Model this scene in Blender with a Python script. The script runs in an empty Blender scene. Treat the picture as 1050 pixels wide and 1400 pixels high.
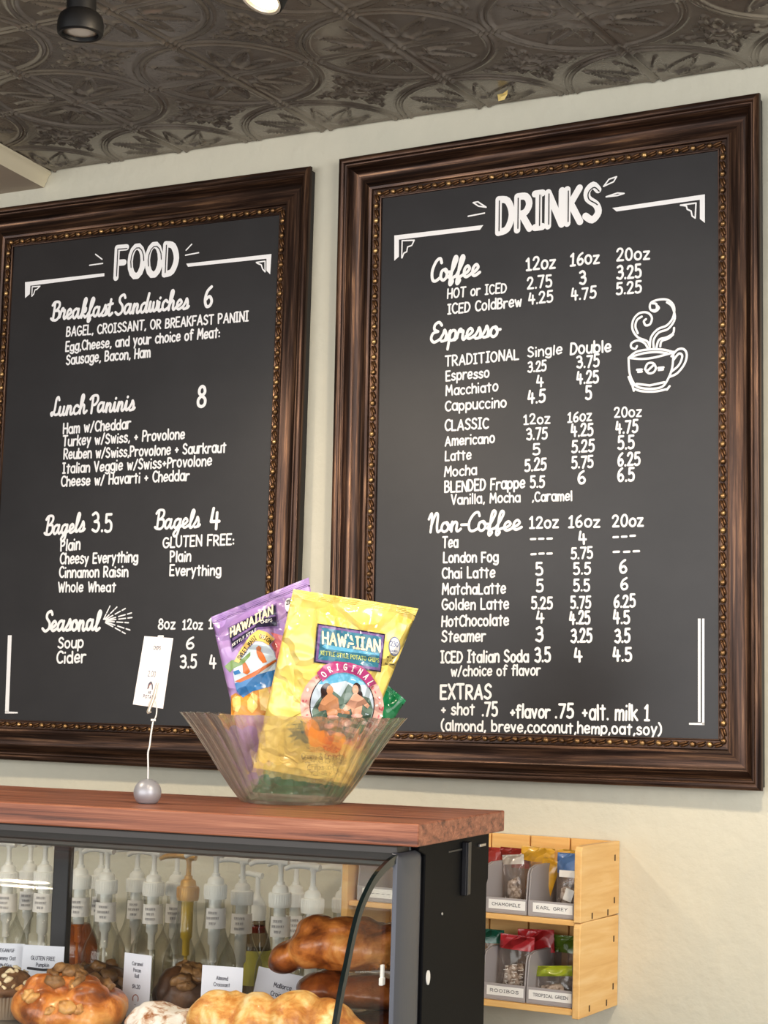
import bpy, bmesh, math, random
import numpy as np
from mathutils import Vector, Matrix, Quaternion, noise as mnoise

random.seed(7)
sc = bpy.context.scene
COL = sc.collection
PI = math.pi

# ------------------------------------------------------------------ camera
cam_data = bpy.data.cameras.new('camera')
cam_data.sensor_width = 36.0
cam_data.sensor_fit = 'AUTO'
cam_data.lens = 2503.72 / 1400.0 * 36.0
cam = bpy.data.objects.new('camera', cam_data)
COL.objects.link(cam)
YAW, PITCH, ROLL = -0.51324, 0.10294, 0.02841
fwd = Vector((math.sin(YAW)*math.cos(PITCH), math.cos(YAW)*math.cos(PITCH), math.sin(PITCH)))
right = Vector((math.cos(YAW), -math.sin(YAW), 0))
up = right.cross(fwd)
r2 = right*math.cos(ROLL) + up*math.sin(ROLL)
u2 = up*math.cos(ROLL) - right*math.sin(ROLL)
CAM = Vector((1.6, -2.6397, 1.55))
cam.matrix_world = Matrix(((r2.x, u2.x, -fwd.x, CAM.x), (r2.y, u2.y, -fwd.y, CAM.y), (r2.z, u2.z, -fwd.z, CAM.z), (0, 0, 0, 1)))
cam_data.clip_start = 0.02
sc.camera = cam

# ------------------------------------------------------------------ world, daylight, exposure
sc.view_settings.view_transform = 'Standard'
sc.view_settings.look = 'None'
sc.view_settings.gamma = 1.0
sc.view_settings.use_curve_mapping = False
sc.view_settings.exposure = 0.16
sc.cycles.transparent_max_bounces = 32
sc.cycles.max_bounces = 10
world = bpy.data.worlds.new('daylight')
sc.world = world
world.use_nodes = True
bg = world.node_tree.nodes['Background']
bg.inputs[0].default_value = (0.86, 0.92, 1.0, 1)
bg.inputs[1].default_value = 0.42

def area_light(name, loc, target, sx, sy, power, color):
    d = bpy.data.lights.new(name, 'AREA')
    d.shape = 'RECTANGLE'; d.size = sx; d.size_y = sy; d.energy = power; d.color = color
    o = bpy.data.objects.new(name, d); COL.objects.link(o)
    o.location = loc
    o.rotation_euler = (Vector(target) - Vector(loc)).to_track_quat('-Z', 'Y').to_euler()
    return o
# shop-front windows behind the camera, and a side window to the right
area_light('daylight_shop_front', (-0.2, -5.2, 1.72), (0.1, 0.0, 1.7), 5.9, 2.0, 148, (0.99, 0.985, 0.98))
area_light('daylight_side_window', (3.5, -2.6, 2.0), (0.2, -0.2, 1.6), 2.0, 1.4, 72, (1.0, 0.98, 0.95))

# warm track lamps above the counter (over the top edge of the picture)
def track_lamp(name, loc, target, power, angle):
    d = bpy.data.lights.new(name, 'SPOT'); d.energy = power; d.color = (1.0, 0.82, 0.60); d.spot_size = math.radians(angle); d.spot_blend = 0.9; d.shadow_soft_size = 0.05
    o = bpy.data.objects.new(name, d); COL.objects.link(o); o.location = loc
    o.rotation_euler = (Vector(target) - Vector(loc)).to_track_quat('-Z', 'Y').to_euler()
track_lamp('track_lamp_right', (1.15, -1.08, 2.30), (0.30, -0.50, 1.40), 34, 110)
track_lamp('track_lamp_left', (-0.45, -1.10, 2.30), (-0.10, -0.60, 1.40), 26, 110)

# ------------------------------------------------------------------ helpers
def srgb(r, g, b, a=1.0):
    f = lambda c: (c/255.0)/12.92 if c <= 10 else (((c/255.0)+0.055)/1.055)**2.4
    return (f(r), f(g), f(b), a)

def mat(name, color=(200, 200, 200), rough=0.5, metal=0.0, spec=0.5, coat=0.0, trans=0.0, ior=1.45, emit=None, estr=0.0):
    m = bpy.data.materials.new(name); m.use_nodes = True
    b = m.node_tree.nodes['Principled BSDF']
    b.inputs['Base Color'].default_value = srgb(*color)
    b.inputs['Roughness'].default_value = rough
    b.inputs['Metallic'].default_value = metal
    b.inputs['Specular IOR Level'].default_value = spec
    b.inputs['Coat Weight'].default_value = coat
    b.inputs['Coat Roughness'].default_value = 0.12
    b.inputs['Transmission Weight'].default_value = trans
    b.inputs['IOR'].default_value = ior
    if emit:
        b.inputs['Emission Color'].default_value = srgb(*emit); b.inputs['Emission Strength'].default_value = estr
    return m

def nd(m, t, **kw):
    n = m.node_tree.nodes.new(t)
    for k, v in kw.items(): setattr(n, k, v)
    return n
def lk(m, a, b): m.node_tree.links.new(a, b)
def bsdf(m): return m.node_tree.nodes['Principled BSDF']

def noise_color(m, stops, scale=(10, 10, 10), detail=6.0, coord='Object', nscale=1.0, rough=0.6, distortion=0.0):
    tc = nd(m, 'ShaderNodeTexCoord'); mp = nd(m, 'ShaderNodeMapping')
    mp.inputs['Scale'].default_value = scale
    nz = nd(m, 'ShaderNodeTexNoise')
    nz.inputs['Scale'].default_value = nscale; nz.inputs['Detail'].default_value = detail
    nz.inputs['Roughness'].default_value = rough; nz.inputs['Distortion'].default_value = distortion
    cr = nd(m, 'ShaderNodeValToRGB')
    el = cr.color_ramp.elements
    while len(el) < len(stops): el.new(0.5)
    for e, (p, c) in zip(el, stops): e.position = p; e.color = srgb(*c)
    lk(m, tc.outputs[coord], mp.inputs['Vector']); lk(m, mp.outputs[0], nz.inputs['Vector'])
    lk(m, nz.outputs['Fac'], cr.inputs['Fac']); lk(m, cr.outputs['Color'], bsdf(m).inputs['Base Color'])
    return nz, mp, cr

def bump(m, scale=(50, 50, 50), strength=0.2, dist=0.01, detail=4.0, coord='Object', source=None):
    if source is None:
        tc = nd(m, 'ShaderNodeTexCoord'); mp = nd(m, 'ShaderNodeMapping'); mp.inputs['Scale'].default_value = scale
        nz = nd(m, 'ShaderNodeTexNoise'); nz.inputs['Scale'].default_value = 1.0; nz.inputs['Detail'].default_value = detail
        lk(m, tc.outputs[coord], mp.inputs['Vector']); lk(m, mp.outputs[0], nz.inputs['Vector']); source = nz.outputs['Fac']
    bp = nd(m, 'ShaderNodeBump'); bp.inputs['Strength'].default_value = strength; bp.inputs['Distance'].default_value = dist
    lk(m, source, bp.inputs['Height']); lk(m, bp.outputs['Normal'], bsdf(m).inputs['Normal'])

def clear(name, center, edge, gloss=1.0, rough=0.02, ior=1.45, edge_pow=0.35, haze=0.0):
    """thin clear glass or plastic: fresnel reflection over tinted transmission, denser at grazing angles"""
    m = bpy.data.materials.new(name); m.use_nodes = True
    nt = m.node_tree; nt.nodes.clear()
    out = nt.nodes.new('ShaderNodeOutputMaterial'); mix = nt.nodes.new('ShaderNodeMixShader')
    tr = nt.nodes.new('ShaderNodeBsdfTransparent'); gl = nt.nodes.new('ShaderNodeBsdfGlossy')
    gl.inputs['Roughness'].default_value = rough; gl.inputs['Color'].default_value = (gloss, gloss, gloss, 1)
    f0 = ((ior-1)/(ior+1))**2
    lf = nt.nodes.new('ShaderNodeLayerWeight'); lf.inputs['Blend'].default_value = 0.5
    pw = nt.nodes.new('ShaderNodeMath'); pw.operation = 'POWER'; pw.inputs[1].default_value = 5.0
    fr = nt.nodes.new('ShaderNodeMath'); fr.operation = 'MULTIPLY_ADD'; fr.inputs[1].default_value = 1-f0; fr.inputs[2].default_value = f0
    nt.links.new(lf.outputs['Facing'], pw.inputs[0]); nt.links.new(pw.outputs[0], fr.inputs[0])
    lw = nt.nodes.new('ShaderNodeLayerWeight'); lw.inputs['Blend'].default_value = edge_pow
    mc = nt.nodes.new('ShaderNodeMix'); mc.data_type = 'RGBA'
    mc.inputs['A'].default_value = srgb(*center); mc.inputs['B'].default_value = srgb(*edge)
    nt.links.new(lw.outputs['Facing'], mc.inputs['Factor']); nt.links.new(mc.outputs['Result'], tr.inputs['Color'])
    nt.links.new(fr.outputs[0], mix.inputs['Fac']); nt.links.new(tr.outputs[0], mix.inputs[1]); nt.links.new(gl.outputs[0], mix.inputs[2])
    if haze:
        df = nt.nodes.new('ShaderNodeBsdfDiffuse'); df.inputs['Color'].default_value = (0.85, 0.82, 0.80, 1)
        tl = nt.nodes.new('ShaderNodeBsdfTranslucent'); tl.inputs['Color'].default_value = (0.85, 0.82, 0.80, 1)
        ad = nt.nodes.new('ShaderNodeMixShader'); m2 = nt.nodes.new('ShaderNodeMixShader'); m2.inputs['Fac'].default_value = haze
        nt.links.new(df.outputs[0], ad.inputs[1]); nt.links.new(tl.outputs[0], ad.inputs[2])
        nt.links.new(mix.outputs[0], m2.inputs[1]); nt.links.new(ad.outputs[0], m2.inputs[2]); mix = m2
    nt.links.new(mix.outputs[0], out.inputs['Surface'])
    return m

class MB:
    """collects verts and faces for ONE mesh"""
    def __init__(s): s.v = []; s.f = []; s.mi = []; s.uv = None
    def add(s, vs, fs, mi=0):
        o = len(s.v); s.v += [tuple(x) for x in vs]; s.f += [tuple(i+o for i in f) for f in fs]; s.mi += [mi]*len(fs)
    def box(s, x0, x1, y0, y1, z0, z1, M=None, mi=0):
        vs = [Vector((x, y, z)) for x in (x0, x1) for y in (y0, y1) for z in (z0, z1)]
        if M is not None: vs = [M @ p for p in vs]
        s.add(vs, [(0, 1, 3, 2), (4, 6, 7, 5), (0, 4, 5, 1), (2, 3, 7, 6), (0, 2, 6, 4), (1, 5, 7, 3)], mi)
    def lathe(s, prof, n=32, M=None, mi=0, mod=None):
        vs = []; fs = []
        for (r, z) in prof:
            for k in range(n):
                a = 2*PI*k/n; rr, zz = (r, z) if mod is None else mod(r, z, a)
                p = Vector((rr*math.cos(a), rr*math.sin(a), zz)); vs.append(M @ p if M is not None else p)
        for i in range(len(prof)-1):
            for k in range(n):
                a, b = i*n+k, i*n+(k+1) % n; fs.append((a, b, b+n, a+n))
        if prof[0][0] > 1e-6: fs.append(tuple(range(n-1, -1, -1)))
        if prof[-1][0] > 1e-6: fs.append(tuple((len(prof)-1)*n+k for k in range(n)))
        s.add(vs, fs, mi)
    def open_lathe(s, prof, n=32, M=None, mi=0, mod=None, a0=0, a1=2*PI):
        vs = []; fs = []; full = abs(a1-a0-2*PI) < 1e-6; m = n if full else n+1
        for (r, z) in prof:
            for k in range(m):
                a = a0+(a1-a0)*k/n; rr, zz = (r, z) if mod is None else mod(r, z, a)
                p = Vector((rr*math.cos(a), rr*math.sin(a), zz)); vs.append(M @ p if M is not None else p)
        for i in range(len(prof)-1):
            for k in range(n):
                a, b = i*m+k, i*m+(k+1) % m; fs.append((a, b, b+m, a+m))
        s.add(vs, fs, mi)
    def tube(s, pts, r, n=10, mi=0):
        pts = [Vector(p) for p in pts]; rs = r if isinstance(r, (list, tuple)) else [r]*len(pts)
        vs = []; fs = []; ref = None
        for i, p in enumerate(pts):
            t = (pts[min(i+1, len(pts)-1)]-pts[max(i-1, 0)]).normalized()
            if ref is None: ref = t.orthogonal().normalized()
            a = (ref - t*ref.dot(t)).normalized(); b = t.cross(a); ref = a
            for k in range(n): vs.append(p+(a*math.cos(2*PI*k/n)+b*math.sin(2*PI*k/n))*rs[i])
        for i in range(len(pts)-1):
            for k in range(n): fs.append((i*n+k, i*n+(k+1) % n, (i+1)*n+(k+1) % n, (i+1)*n+k))
        fs.append(tuple(range(n-1, -1, -1))); fs.append(tuple((len(pts)-1)*n+k for k in range(n)))
        s.add(vs, fs, mi)
    def ellipsoid(s, M, nu=10, nv=7, mi=0):
        vs = [M @ Vector((0, 0, -1))]; fs = []
        for j in range(1, nv):
            ph = -PI/2+PI*j/nv
            for k in range(nu): vs.append(M @ Vector((math.cos(ph)*math.cos(2*PI*k/nu), math.cos(ph)*math.sin(2*PI*k/nu), math.sin(ph))))
        vs.append(M @ Vector((0, 0, 1)))
        for k in range(nu): fs.append((0, 1+(k+1) % nu, 1+k))
        for j in range(nv-2):
            for k in range(nu): fs.append((1+j*nu+k, 1+j*nu+(k+1) % nu, 1+(j+1)*nu+(k+1) % nu, 1+(j+1)*nu+k))
        l = len(vs)-1
        for k in range(nu): fs.append((l, l-nu+k, l-nu+(k+1) % nu))
        s.add(vs, fs, mi)
    def build(s, name, mats, parent=None, smooth=False, bevel=0.0, loc=None, recalc=True):
        me = bpy.data.meshes.new(name); me.from_pydata(s.v, [], s.f)
        for m in (mats if isinstance(mats, (list, tuple)) else [mats]): me.materials.append(m)
        if len(set(s.mi)) > 1: me.polygons.foreach_set('material_index', s.mi)
        if recalc:
            bm = bmesh.new(); bm.from_mesh(me); bmesh.ops.recalc_face_normals(bm, faces=bm.faces); bm.to_mesh(me); bm.free()
        if smooth:
            me.polygons.foreach_set('use_smooth', [True]*len(me.polygons))
            if smooth == 'auto': me.set_sharp_from_angle(angle=math.radians(38))
        me.update()
        o = bpy.data.objects.new(name, me); COL.objects.link(o)
        if parent is not None: o.parent = parent
        if loc is not None: o.location = loc
        if bevel:
            bv = o.modifiers.new('bevel', 'BEVEL'); bv.width = bevel; bv.segments = 2; bv.limit_method = 'ANGLE'; bv.angle_limit = math.radians(40)
        return o

def tag(o, label, cat, group=None):
    o['label'] = label; o['category'] = cat
    if group: o['group'] = group
    return o
def thing(name, label, cat, loc=(0, 0, 0), rot=(0, 0, 0), group=None):
    o = bpy.data.objects.new(name, None); COL.objects.link(o)
    o.empty_display_size = 0.02; o.location = loc; o.rotation_euler = rot
    return tag(o, label, cat, group)
def structure(o): o['kind'] = 'structure'; return o
def copy_tree(src, parent=None):
    c = src.copy(); COL.objects.link(c)
    if parent is not None: c.parent = parent
    for ch in list(src.children): copy_tree(ch, c)
    return c
def T(x, y, z): return Matrix.Translation((x, y, z))
def RX(a): return Matrix.Rotation(a, 4, 'X')
def RY(a): return Matrix.Rotation(a, 4, 'Y')
def RZ(a): return Matrix.Rotation(a, 4, 'Z')
def SC(x, y, z): return Matrix.Diagonal((x, y, z, 1))

# ------------------------------------------------------------------ hand lettering: single-stroke alphabet
def ell(cx, cy, rx, ry, a0=0, a1=360, n=14):
    return [(cx+rx*math.cos(math.radians(a0+(a1-a0)*k/n)), cy+ry*math.sin(math.radians(a0+(a1-a0)*k/n))) for k in range(n+1)]
def spl(pts, sub=4):
    """Catmull-Rom through the points"""
    if len(pts) < 3: return list(pts)
    out = []; P = [pts[0]]+list(pts)+[pts[-1]]
    for i in range(1, len(P)-2):
        p0, p1, p2, p3 = P[i-1], P[i], P[i+1], P[i+2]
        for k in range(sub):
            t = k/sub
            out.append(tuple(0.5*((2*p1[j])+(-p0[j]+p2[j])*t+(2*p0[j]-5*p1[j]+4*p2[j]-p3[j])*t*t+(-p0[j]+3*p1[j]-3*p2[j]+p3[j])*t**3) for j in range(len(pts[0]))))
    out.append(pts[-1]); return out
def parse(code):
    out = []
    for part in code.split('|'):
        w = part.split(); k = w[0]
        if k == 'O':
            a = [float(x) for x in w[1:]]; out.append(ell(*a))
        else:
            pts = [tuple(float(q) for q in x.split(',')) for x in w[1:]]
            out.append(spl(pts) if k == 'S' else pts)
    return out
PRINT = {
 'A': (.54, 'L 0,0 .27,1 .54,0|L .1,.33 .44,.33'), 'B': (.45, 'L 0,0 0,1|S 0,1 .28,.98 .38,.77 .26,.57 0,.53|S 0,.53 .33,.5 .45,.27 .3,.03 0,0'),
 'C': (.46, 'O .29 .5 .29 .5 48 312'), 'D': (.48, 'L 0,0 0,1|S 0,1 .32,.92 .48,.5 .32,.08 0,0'), 'E': (.4, 'L .4,1 0,1 0,0 .4,0|L 0,.52 .33,.52'),
 'F': (.4, 'L .4,1 0,1 0,0|L 0,.5 .32,.5'), 'G': (.54, 'O .29 .5 .29 .5 50 345|L .32,.45 .56,.45 .56,.2'), 'H': (.46, 'L 0,0 0,1|L .46,0 .46,1|L 0,.5 .46,.5'),
 'I': (.26, 'L .13,0 .13,1|L 0,1 .26,1|L 0,0 .26,0'), 'J': (.36, 'S .36,1 .36,.2 .18,0 0,.15'), 'K': (.44, 'L 0,0 0,1|L .42,1 0,.42|L .13,.55 .44,0'),
 'L': (.38, 'L 0,1 0,0 .38,0'), 'M': (.6, 'L 0,0 .06,1 .3,.35 .54,1 .6,0'), 'N': (.48, 'L 0,0 0,1 .48,0 .48,1'), 'O': (.56, 'O .28 .5 .28 .5'),
 'P': (.42, 'L 0,0 0,1|S 0,1 .3,.97 .42,.74 .28,.5 0,.46'), 'Q': (.56, 'O .28 .5 .28 .5|L .32,.25 .56,-.05'), 'R': (.44, 'L 0,0 0,1|S 0,1 .3,.97 .42,.74 .28,.5 0,.46|L .15,.46 .44,0'),
 'S': (.44, 'S .42,.85 .25,1 .06,.86 .08,.63 .36,.42 .43,.18 .23,0 0,.13'), 'T': (.5, 'L 0,1 .5,1|L .25,1 .25,0'), 'U': (.46, 'S 0,1 0,.25 .23,0 .46,.25 .46,1'),
 'V': (.48, 'L 0,1 .24,0 .48,1'), 'W': (.68, 'L 0,1 .17,0 .34,.8 .51,0 .68,1'), 'X': (.46, 'L 0,1 .46,0|L .46,1 0,0'), 'Y': (.46, 'L 0,1 .23,.5 .46,1|L .23,.5 .23,0'), 'Z': (.44, 'L 0,1 .44,1 0,0 .44,0'),
 'a': (.4, 'O .2 .29 .2 .29|L .4,.58 .4,0'), 'b': (.4, 'L 0,1 0,0|O .2 .28 .2 .28'), 'c': (.33, 'O .2 .29 .2 .29 48 312'), 'd': (.4, 'O .2 .28 .2 .28|L .4,1 .4,0'),
 'e': (.38, 'S .02,.3 .36,.32 .3,.55 .12,.55 .0,.28 .12,.02 .36,.1'), 'f': (.28, 'S .34,.9 .22,1 .12,.85 .12,0|L 0,.55 .28,.55'), 'g': (.4, 'O .2 .3 .2 .28|S .4,.58 .4,-.1 .25,-.32 .02,-.22'),
 'h': (.35, 'L 0,0 0,1|S 0,.38 .18,.58 .34,.45 .35,0'), 'i': (.06, 'L .03,0 .03,.50|L .03,.90 .03,.93'), 'j': (.14, 'S .12,.55 .12,-.1 0,-.25|L .12,.90 .12,.93'),
 'k': (.35, 'L 0,0 0,1|L .33,.58 0,.25|L .1,.33 .35,0'), 'l': (.06, 'L .03,0 .03,1'), 'm': (.54, 'L 0,0 0,.57|S 0,.4 .14,.57 .26,.45 .27,0|S .27,.4 .41,.57 .53,.45 .54,0'),
 'n': (.36, 'L 0,0 0,.57|S 0,.38 .18,.58 .34,.45 .36,0'), 'o': (.4, 'O .2 .29 .2 .29'), 'p': (.4, 'L 0,.57 0,-.35|O .2 .29 .2 .29'), 'q': (.4, 'O .2 .29 .2 .29|L .4,.57 .4,-.35'),
 'r': (.28, 'L 0,0 0,.57|S 0,.35 .12,.55 .3,.55'), 's': (.32, 'S .31,.5 .18,.59 .04,.48 .1,.34 .28,.24 .32,.1 .16,0 0,.08'), 't': (.3, 'L .15,.88 .15,0|L 0,.6 .3,.6'),
 'u': (.36, 'S 0,.57 0,.15 .16,0 .34,.15 .36,.57|L .36,.57 .36,0'), 'v': (.34, 'L 0,.57 .17,0 .34,.57'), 'w': (.5, 'L 0,.57 .13,0 .25,.48 .38,0 .5,.57'), 'x': (.34, 'L 0,.57 .34,0|L .34,.57 0,0'),
 'y': (.36, 'L 0,.57 .18,.05|L .36,.57 .08,-.35'), 'z': (.33, 'L 0,.55 .32,.55 0,0 .33,0'),
 '0': (.44, 'O .22 .5 .22 .5'), '1': (.32, 'L 0,.8 .16,1 .16,0|L 0,0 .32,0'), '2': (.42, 'S 0,.78 .1,.97 .3,.97 .38,.75 .25,.42 0,.02|L 0,.02 .42,.02'),
 '3': (.42, 'S 0,.9 .2,1 .36,.85 .34,.62 .13,.53|S .13,.53 .38,.48 .42,.22 .25,0 0,.1'), '4': (.44, 'L .1,1 0,.36 .44,.36|L .3,.78 .3,0'), '5': (.4, 'L .38,1 .06,1 .04,.55|S .04,.55 .25,.63 .4,.42 .36,.1 .15,0 0,.08'),
 '6': (.4, 'S .33,.97 .1,.75 .0,.35 .1,.03 .3,.05 .39,.28 .25,.5 .04,.36'), '7': (.42, 'L 0,1 .42,1 .14,0'), '8': (.4, 'S .2,.54 .04,.68 .06,.9 .2,1 .34,.9 .36,.68 .2,.54 .0,.35 .02,.1 .2,0 .38,.1 .4,.35 .2,.54'),
 '9': (.4, 'S .38,.7 .3,.96 .08,.95 .02,.7 .15,.48 .38,.64 .38,.7 .36,.3 .2,0'),
 '.': (.06, 'L .03,.02 .03,.04'), ',': (.1, 'L .08,.06 .02,-.14'), ':': (.06, 'L .03,.08 .03,.1|L .03,.46 .03,.48'), '-': (.4, 'L .04,.4 .36,.4'), '+': (.36, 'L .03,.4 .33,.4|L .18,.22 .18,.58'),
 '/': (.36, 'L 0,-.08 .36,1.02'), '(': (.2, 'S .2,1.05 .02,.7 .02,.2 .2,-.15'), ')': (.2, 'S 0,1.05 .18,.7 .18,.2 0,-.15'), '&': (.5, 'S .5,0 .12,.7 .14,.95 .3,.95 .3,.72 .02,.3 .1,.02 .3,.05 .48,.35'),
 '$': (.42, 'S .4,.8 .22,.92 .04,.8 .1,.58 .34,.42 .4,.2 .2,.06 0,.18|L .21,1.05 .21,-.08'), ' ': (.22, ''), }
CURSIVE = {
 'a': (.6, 'S .40,.42 .25,.5 .08,.38 .06,.12 .2,.0 .36,.2 .42,.48|S .42,.48 .40,.12 .5,.0 .62,.12'), 'c': (.42, 'S .36,.4 .22,.5 .06,.36 .06,.12 .2,0 .44,.12'),
 'd': (.6, 'S .40,.42 .25,.5 .08,.38 .06,.12 .2,.0 .36,.2 .46,1|S .46,1 .41,.15 .5,0 .62,.12'), 'e': (.44, 'S 0,.12 .2,.2 .34,.36 .22,.5 .08,.36 .08,.1 .22,0 .46,.12'),
 'f': (.38, 'S 0,.1 .2,.5 .32,.9 .22,1.02 .14,.8 .12,.2 .09,-.16 .16,-.26 .25,-.12 .2,.02 .4,.12'), 'g': (.56, 'S .40,.42 .25,.5 .08,.38 .06,.12 .2,.0 .36,.2 .42,.48|S .42,.48 .4,0 .34,-.35 .2,-.45 .1,-.3 .3,-.05 .58,.12'),
 'h': (.54, 'S 0,.1 .16,.45 .26,.9 .17,1.02 .1,.8 .08,0|S .08,.2 .2,.46 .34,.42 .34,.1 .42,0 .56,.12'), 'i': (.3, 'S 0,.1 .1,.5 .1,.12 .18,0 .32,.12|L .13,.72 .14,.74'),
 'k': (.48, 'S 0,.1 .16,.45 .26,.9 .17,1.02 .1,.8 .08,0|S .08,.2 .28,.5 .3,.32 .1,.24 .28,.05 .36,0 .5,.12'), 'l': (.32, 'S 0,.1 .16,.45 .26,.9 .17,1.02 .1,.8 .1,.12 .18,0 .34,.12'),
 'n': (.52, 'S 0,.1 .08,.5 .08,0|S .08,.25 .2,.48 .32,.42 .32,.1 .4,0 .54,.12'), 'o': (.48, 'S .26,.5 .08,.42 .05,.14 .2,0 .36,.12 .36,.38 .26,.5 .32,.36 .52,.34'),
 'p': (.48, 'S 0,.1 .1,.5 .08,-.42|S .1,.35 .22,.5 .38,.42 .38,.12 .22,0 .1,.1|S .3,.02 .4,.02 .5,.12'), 'r': (.46, 'S 0,.1 .1,.5 .2,.54 .2,.42 .32,.44 .3,.12 .38,0 .5,.12'),
 's': (.4, 'S 0,.08 .16,.36 .22,.54 .32,.3 .27,.04 .1,.0|S .27,.03 .34,.04 .42,.12'), 't': (.36, 'S 0,.1 .14,.5 .2,.88|S .2,.88 .14,.15 .22,0 .38,.12|L .02,.6 .34,.64'),
 'u': (.54, 'S 0,.1 .08,.5 .06,.12 .18,0 .32,.15 .36,.5|S .36,.5 .34,.12 .42,0 .56,.12'), 'w': (.58, 'S 0,.1 .08,.5 .06,.1 .18,0 .28,.2 .3,.45|S .3,.45 .3,.1 .42,0 .54,.2 .54,.5|S .54,.5 .56,.4 .62,.4'),
 'B': (.56, 'L .1,0 .12,1|S -.05,.85 .1,1.02 .4,1.0 .46,.78 .3,.56 .14,.52|S .14,.52 .45,.5 .52,.22 .35,.0 .08,.02 -.04,.1'), 'S': (.54, 'S .5,.85 .38,1.02 .16,.92 .16,.68 .4,.42 .42,.12 .2,-.02 -.02,.12'),
 'L': (.52, 'S .42,.85 .32,1.02 .2,.85 .2,.3 .06,0 -.02,.12 .1,.16 .3,.02 .5,.06'), 'P': (.5, 'L .12,0 .14,1|S -.05,.82 .12,1.0 .42,1 .5,.75 .35,.5 .14,.46'), 'C': (.5, 'S .5,.8 .4,1 .2,.9 .04,.5 .1,.1 .28,0 .54,.14'),
 'E': (.46, 'S .48,.85 .32,1.02 .12,.9 .12,.66 .32,.54|S .32,.54 .06,.46 0,.18 .18,0 .48,.14'), 'N': (.58, 'S -.04,.7 .08,1 .12,.6 .1,0|S .1,.3 .28,.95 .4,.9 .4,.3 .46,0 .6,.1'), '-': (.34, 'L .02,.36 .3,.36'), ' ': (.25, ''), }
CACHE = {}
def glyph(ch, alphabet):
    k = (ch, alphabet is CURSIVE)
    if k not in CACHE:
        w, code = alphabet.get(ch) or PRINT.get(ch) or PRINT[ch.upper()]
        st = parse(code) if code else []
        if alphabet is PRINT and ch.islower():      # tall hand-lettered x-height
            st = [[(px*1.12, py*1.18 if py <= 0.6 else 0.708+(py-0.6)*0.73) for px, py in q] for q in st]; w *= 1.12
        if alphabet is PRINT: st = [[(px, py if py >= 0 else py*0.72) for px, py in q] for q in st]
        CACHE[k] = (w, st)
    return CACHE[k]
def layout(text, style='P', spacing=None, jitter=0.0, rnd=None):
    """strokes of a line of text in units of its cap height, and the width"""
    alphabet = CURSIVE if style == 'C' else PRINT
    if spacing is None: spacing = 0.0 if style == 'C' else 0.19
    x = 0; out = []
    for ch in text:
        w, st = glyph(ch, alphabet)
        dy = rnd.uniform(-jitter, jitter) if rnd else 0; sl = rnd.uniform(-jitter, jitter)*0.8 if rnd else 0
        out.append((ch, [[(x+px+py*sl, py*(1+dy)+dy*0.4) for px, py in s] for s in st])); x += w+spacing
    return out, max(x-spacing, 0.05)
def ribbon(mb, pts, w, put, mi=0, step=6e-6):
    """flat brush stroke of width w along 2D points, round ends; put maps 2D and a paint height to 3D.
    The paint height creeps up along the stroke so that crossings never share a plane."""
    P = [Vector(pts[0])]
    for p in pts[1:]:
        p = Vector(p)
        if (p-P[-1]).length > 1e-6: P.append(p)
    if len(P) < 2: return
    runs = [[P[0]]]
    for i in range(1, len(P)-1):
        runs[-1].append(P[i])
        if (P[i]-P[i-1]).angle(P[i+1]-P[i]) > 0.75: runs.append([P[i]])
    runs[-1].append(P[-1])
    l = 0.0; hw = w/2
    for R in runs:
        n = len(R); Ls = []; Rs = []
        T_ = [(R[min(i+1, n-1)]-R[max(i-1, 0)]).normalized() for i in range(n)]
        cap0 = [R[0]+Vector((-T_[0].y*math.cos(a)-T_[0].x*math.sin(a), T_[0].x*math.cos(a)-T_[0].y*math.sin(a)))*hw for a in [PI*k/6 for k in range(7)]]
        mb.add([put(q, l) for q in cap0], [tuple(range(7))], mi)
        for i in range(n):
            nn = Vector((-T_[i].y, T_[i].x)); k = hw
            if 0 < i < n-1: k = hw/max(0.75, abs(nn.dot(Vector((-(R[i+1]-R[i]).normalized().y, (R[i+1]-R[i]).normalized().x)))))
            Ls.append(put(R[i]+nn*k, l)); Rs.append(put(R[i]-nn*k, l)); l += step
        mb.add(Ls+Rs, [(i, i+n, i+1+n, i+1) for i in range(n-1)], mi)
        t = T_[-1]
        cap1 = [R[-1]+Vector((-t.y*math.cos(a)+t.x*math.sin(a), t.x*math.cos(a)+t.y*math.sin(a)))*hw for a in [PI*k/6 for k in range(7)]]
        mb.add([put(q, l-step) for q in cap1], [tuple(range(6, -1, -1))], mi); l += step
def write_line(mb, text, x0, z0, x1, z1, h, style, put, weight=0.13, rnd=None, jitter=0.0, mi=0):
    """fit a line of lettering between two baseline points"""
    gl, W = layout(text, style, jitter=jitter, rnd=rnd)
    ln = math.hypot(x1-x0, z1-z0); ux, uz = (x1-x0)/ln, (z1-z0)/ln
    inset = weight*h*0.5; s = max(ln-2*inset, 0.2*ln)/W; sh = 0.12 if style == 'C' else 0.0
    bw = weight*(h if style == 'C' else min(h, 0.55*h+0.5*s))      # lighter brush for tightly set lines
    for ch, st in gl:
        for pts in st:
            q = []
            for px, py in pts:
                a = inset+px*s+py*h*sh; b = py*h
                q.append((x0+a*ux-b*uz*0, z0+a*uz+b))
            ribbon(mb, q, bw, put, mi)
def centred(mb, text, cx, cz, h, put, weight=0.14, maxw=None, mi=0, style='P'):
    gl, W = layout(text, style); w = W*h
    if maxw and w > maxw: w = maxw
    write_line(mb, text, cx-w/2, cz, cx+w/2, cz, h, style, put, weight, mi=mi)
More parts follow.
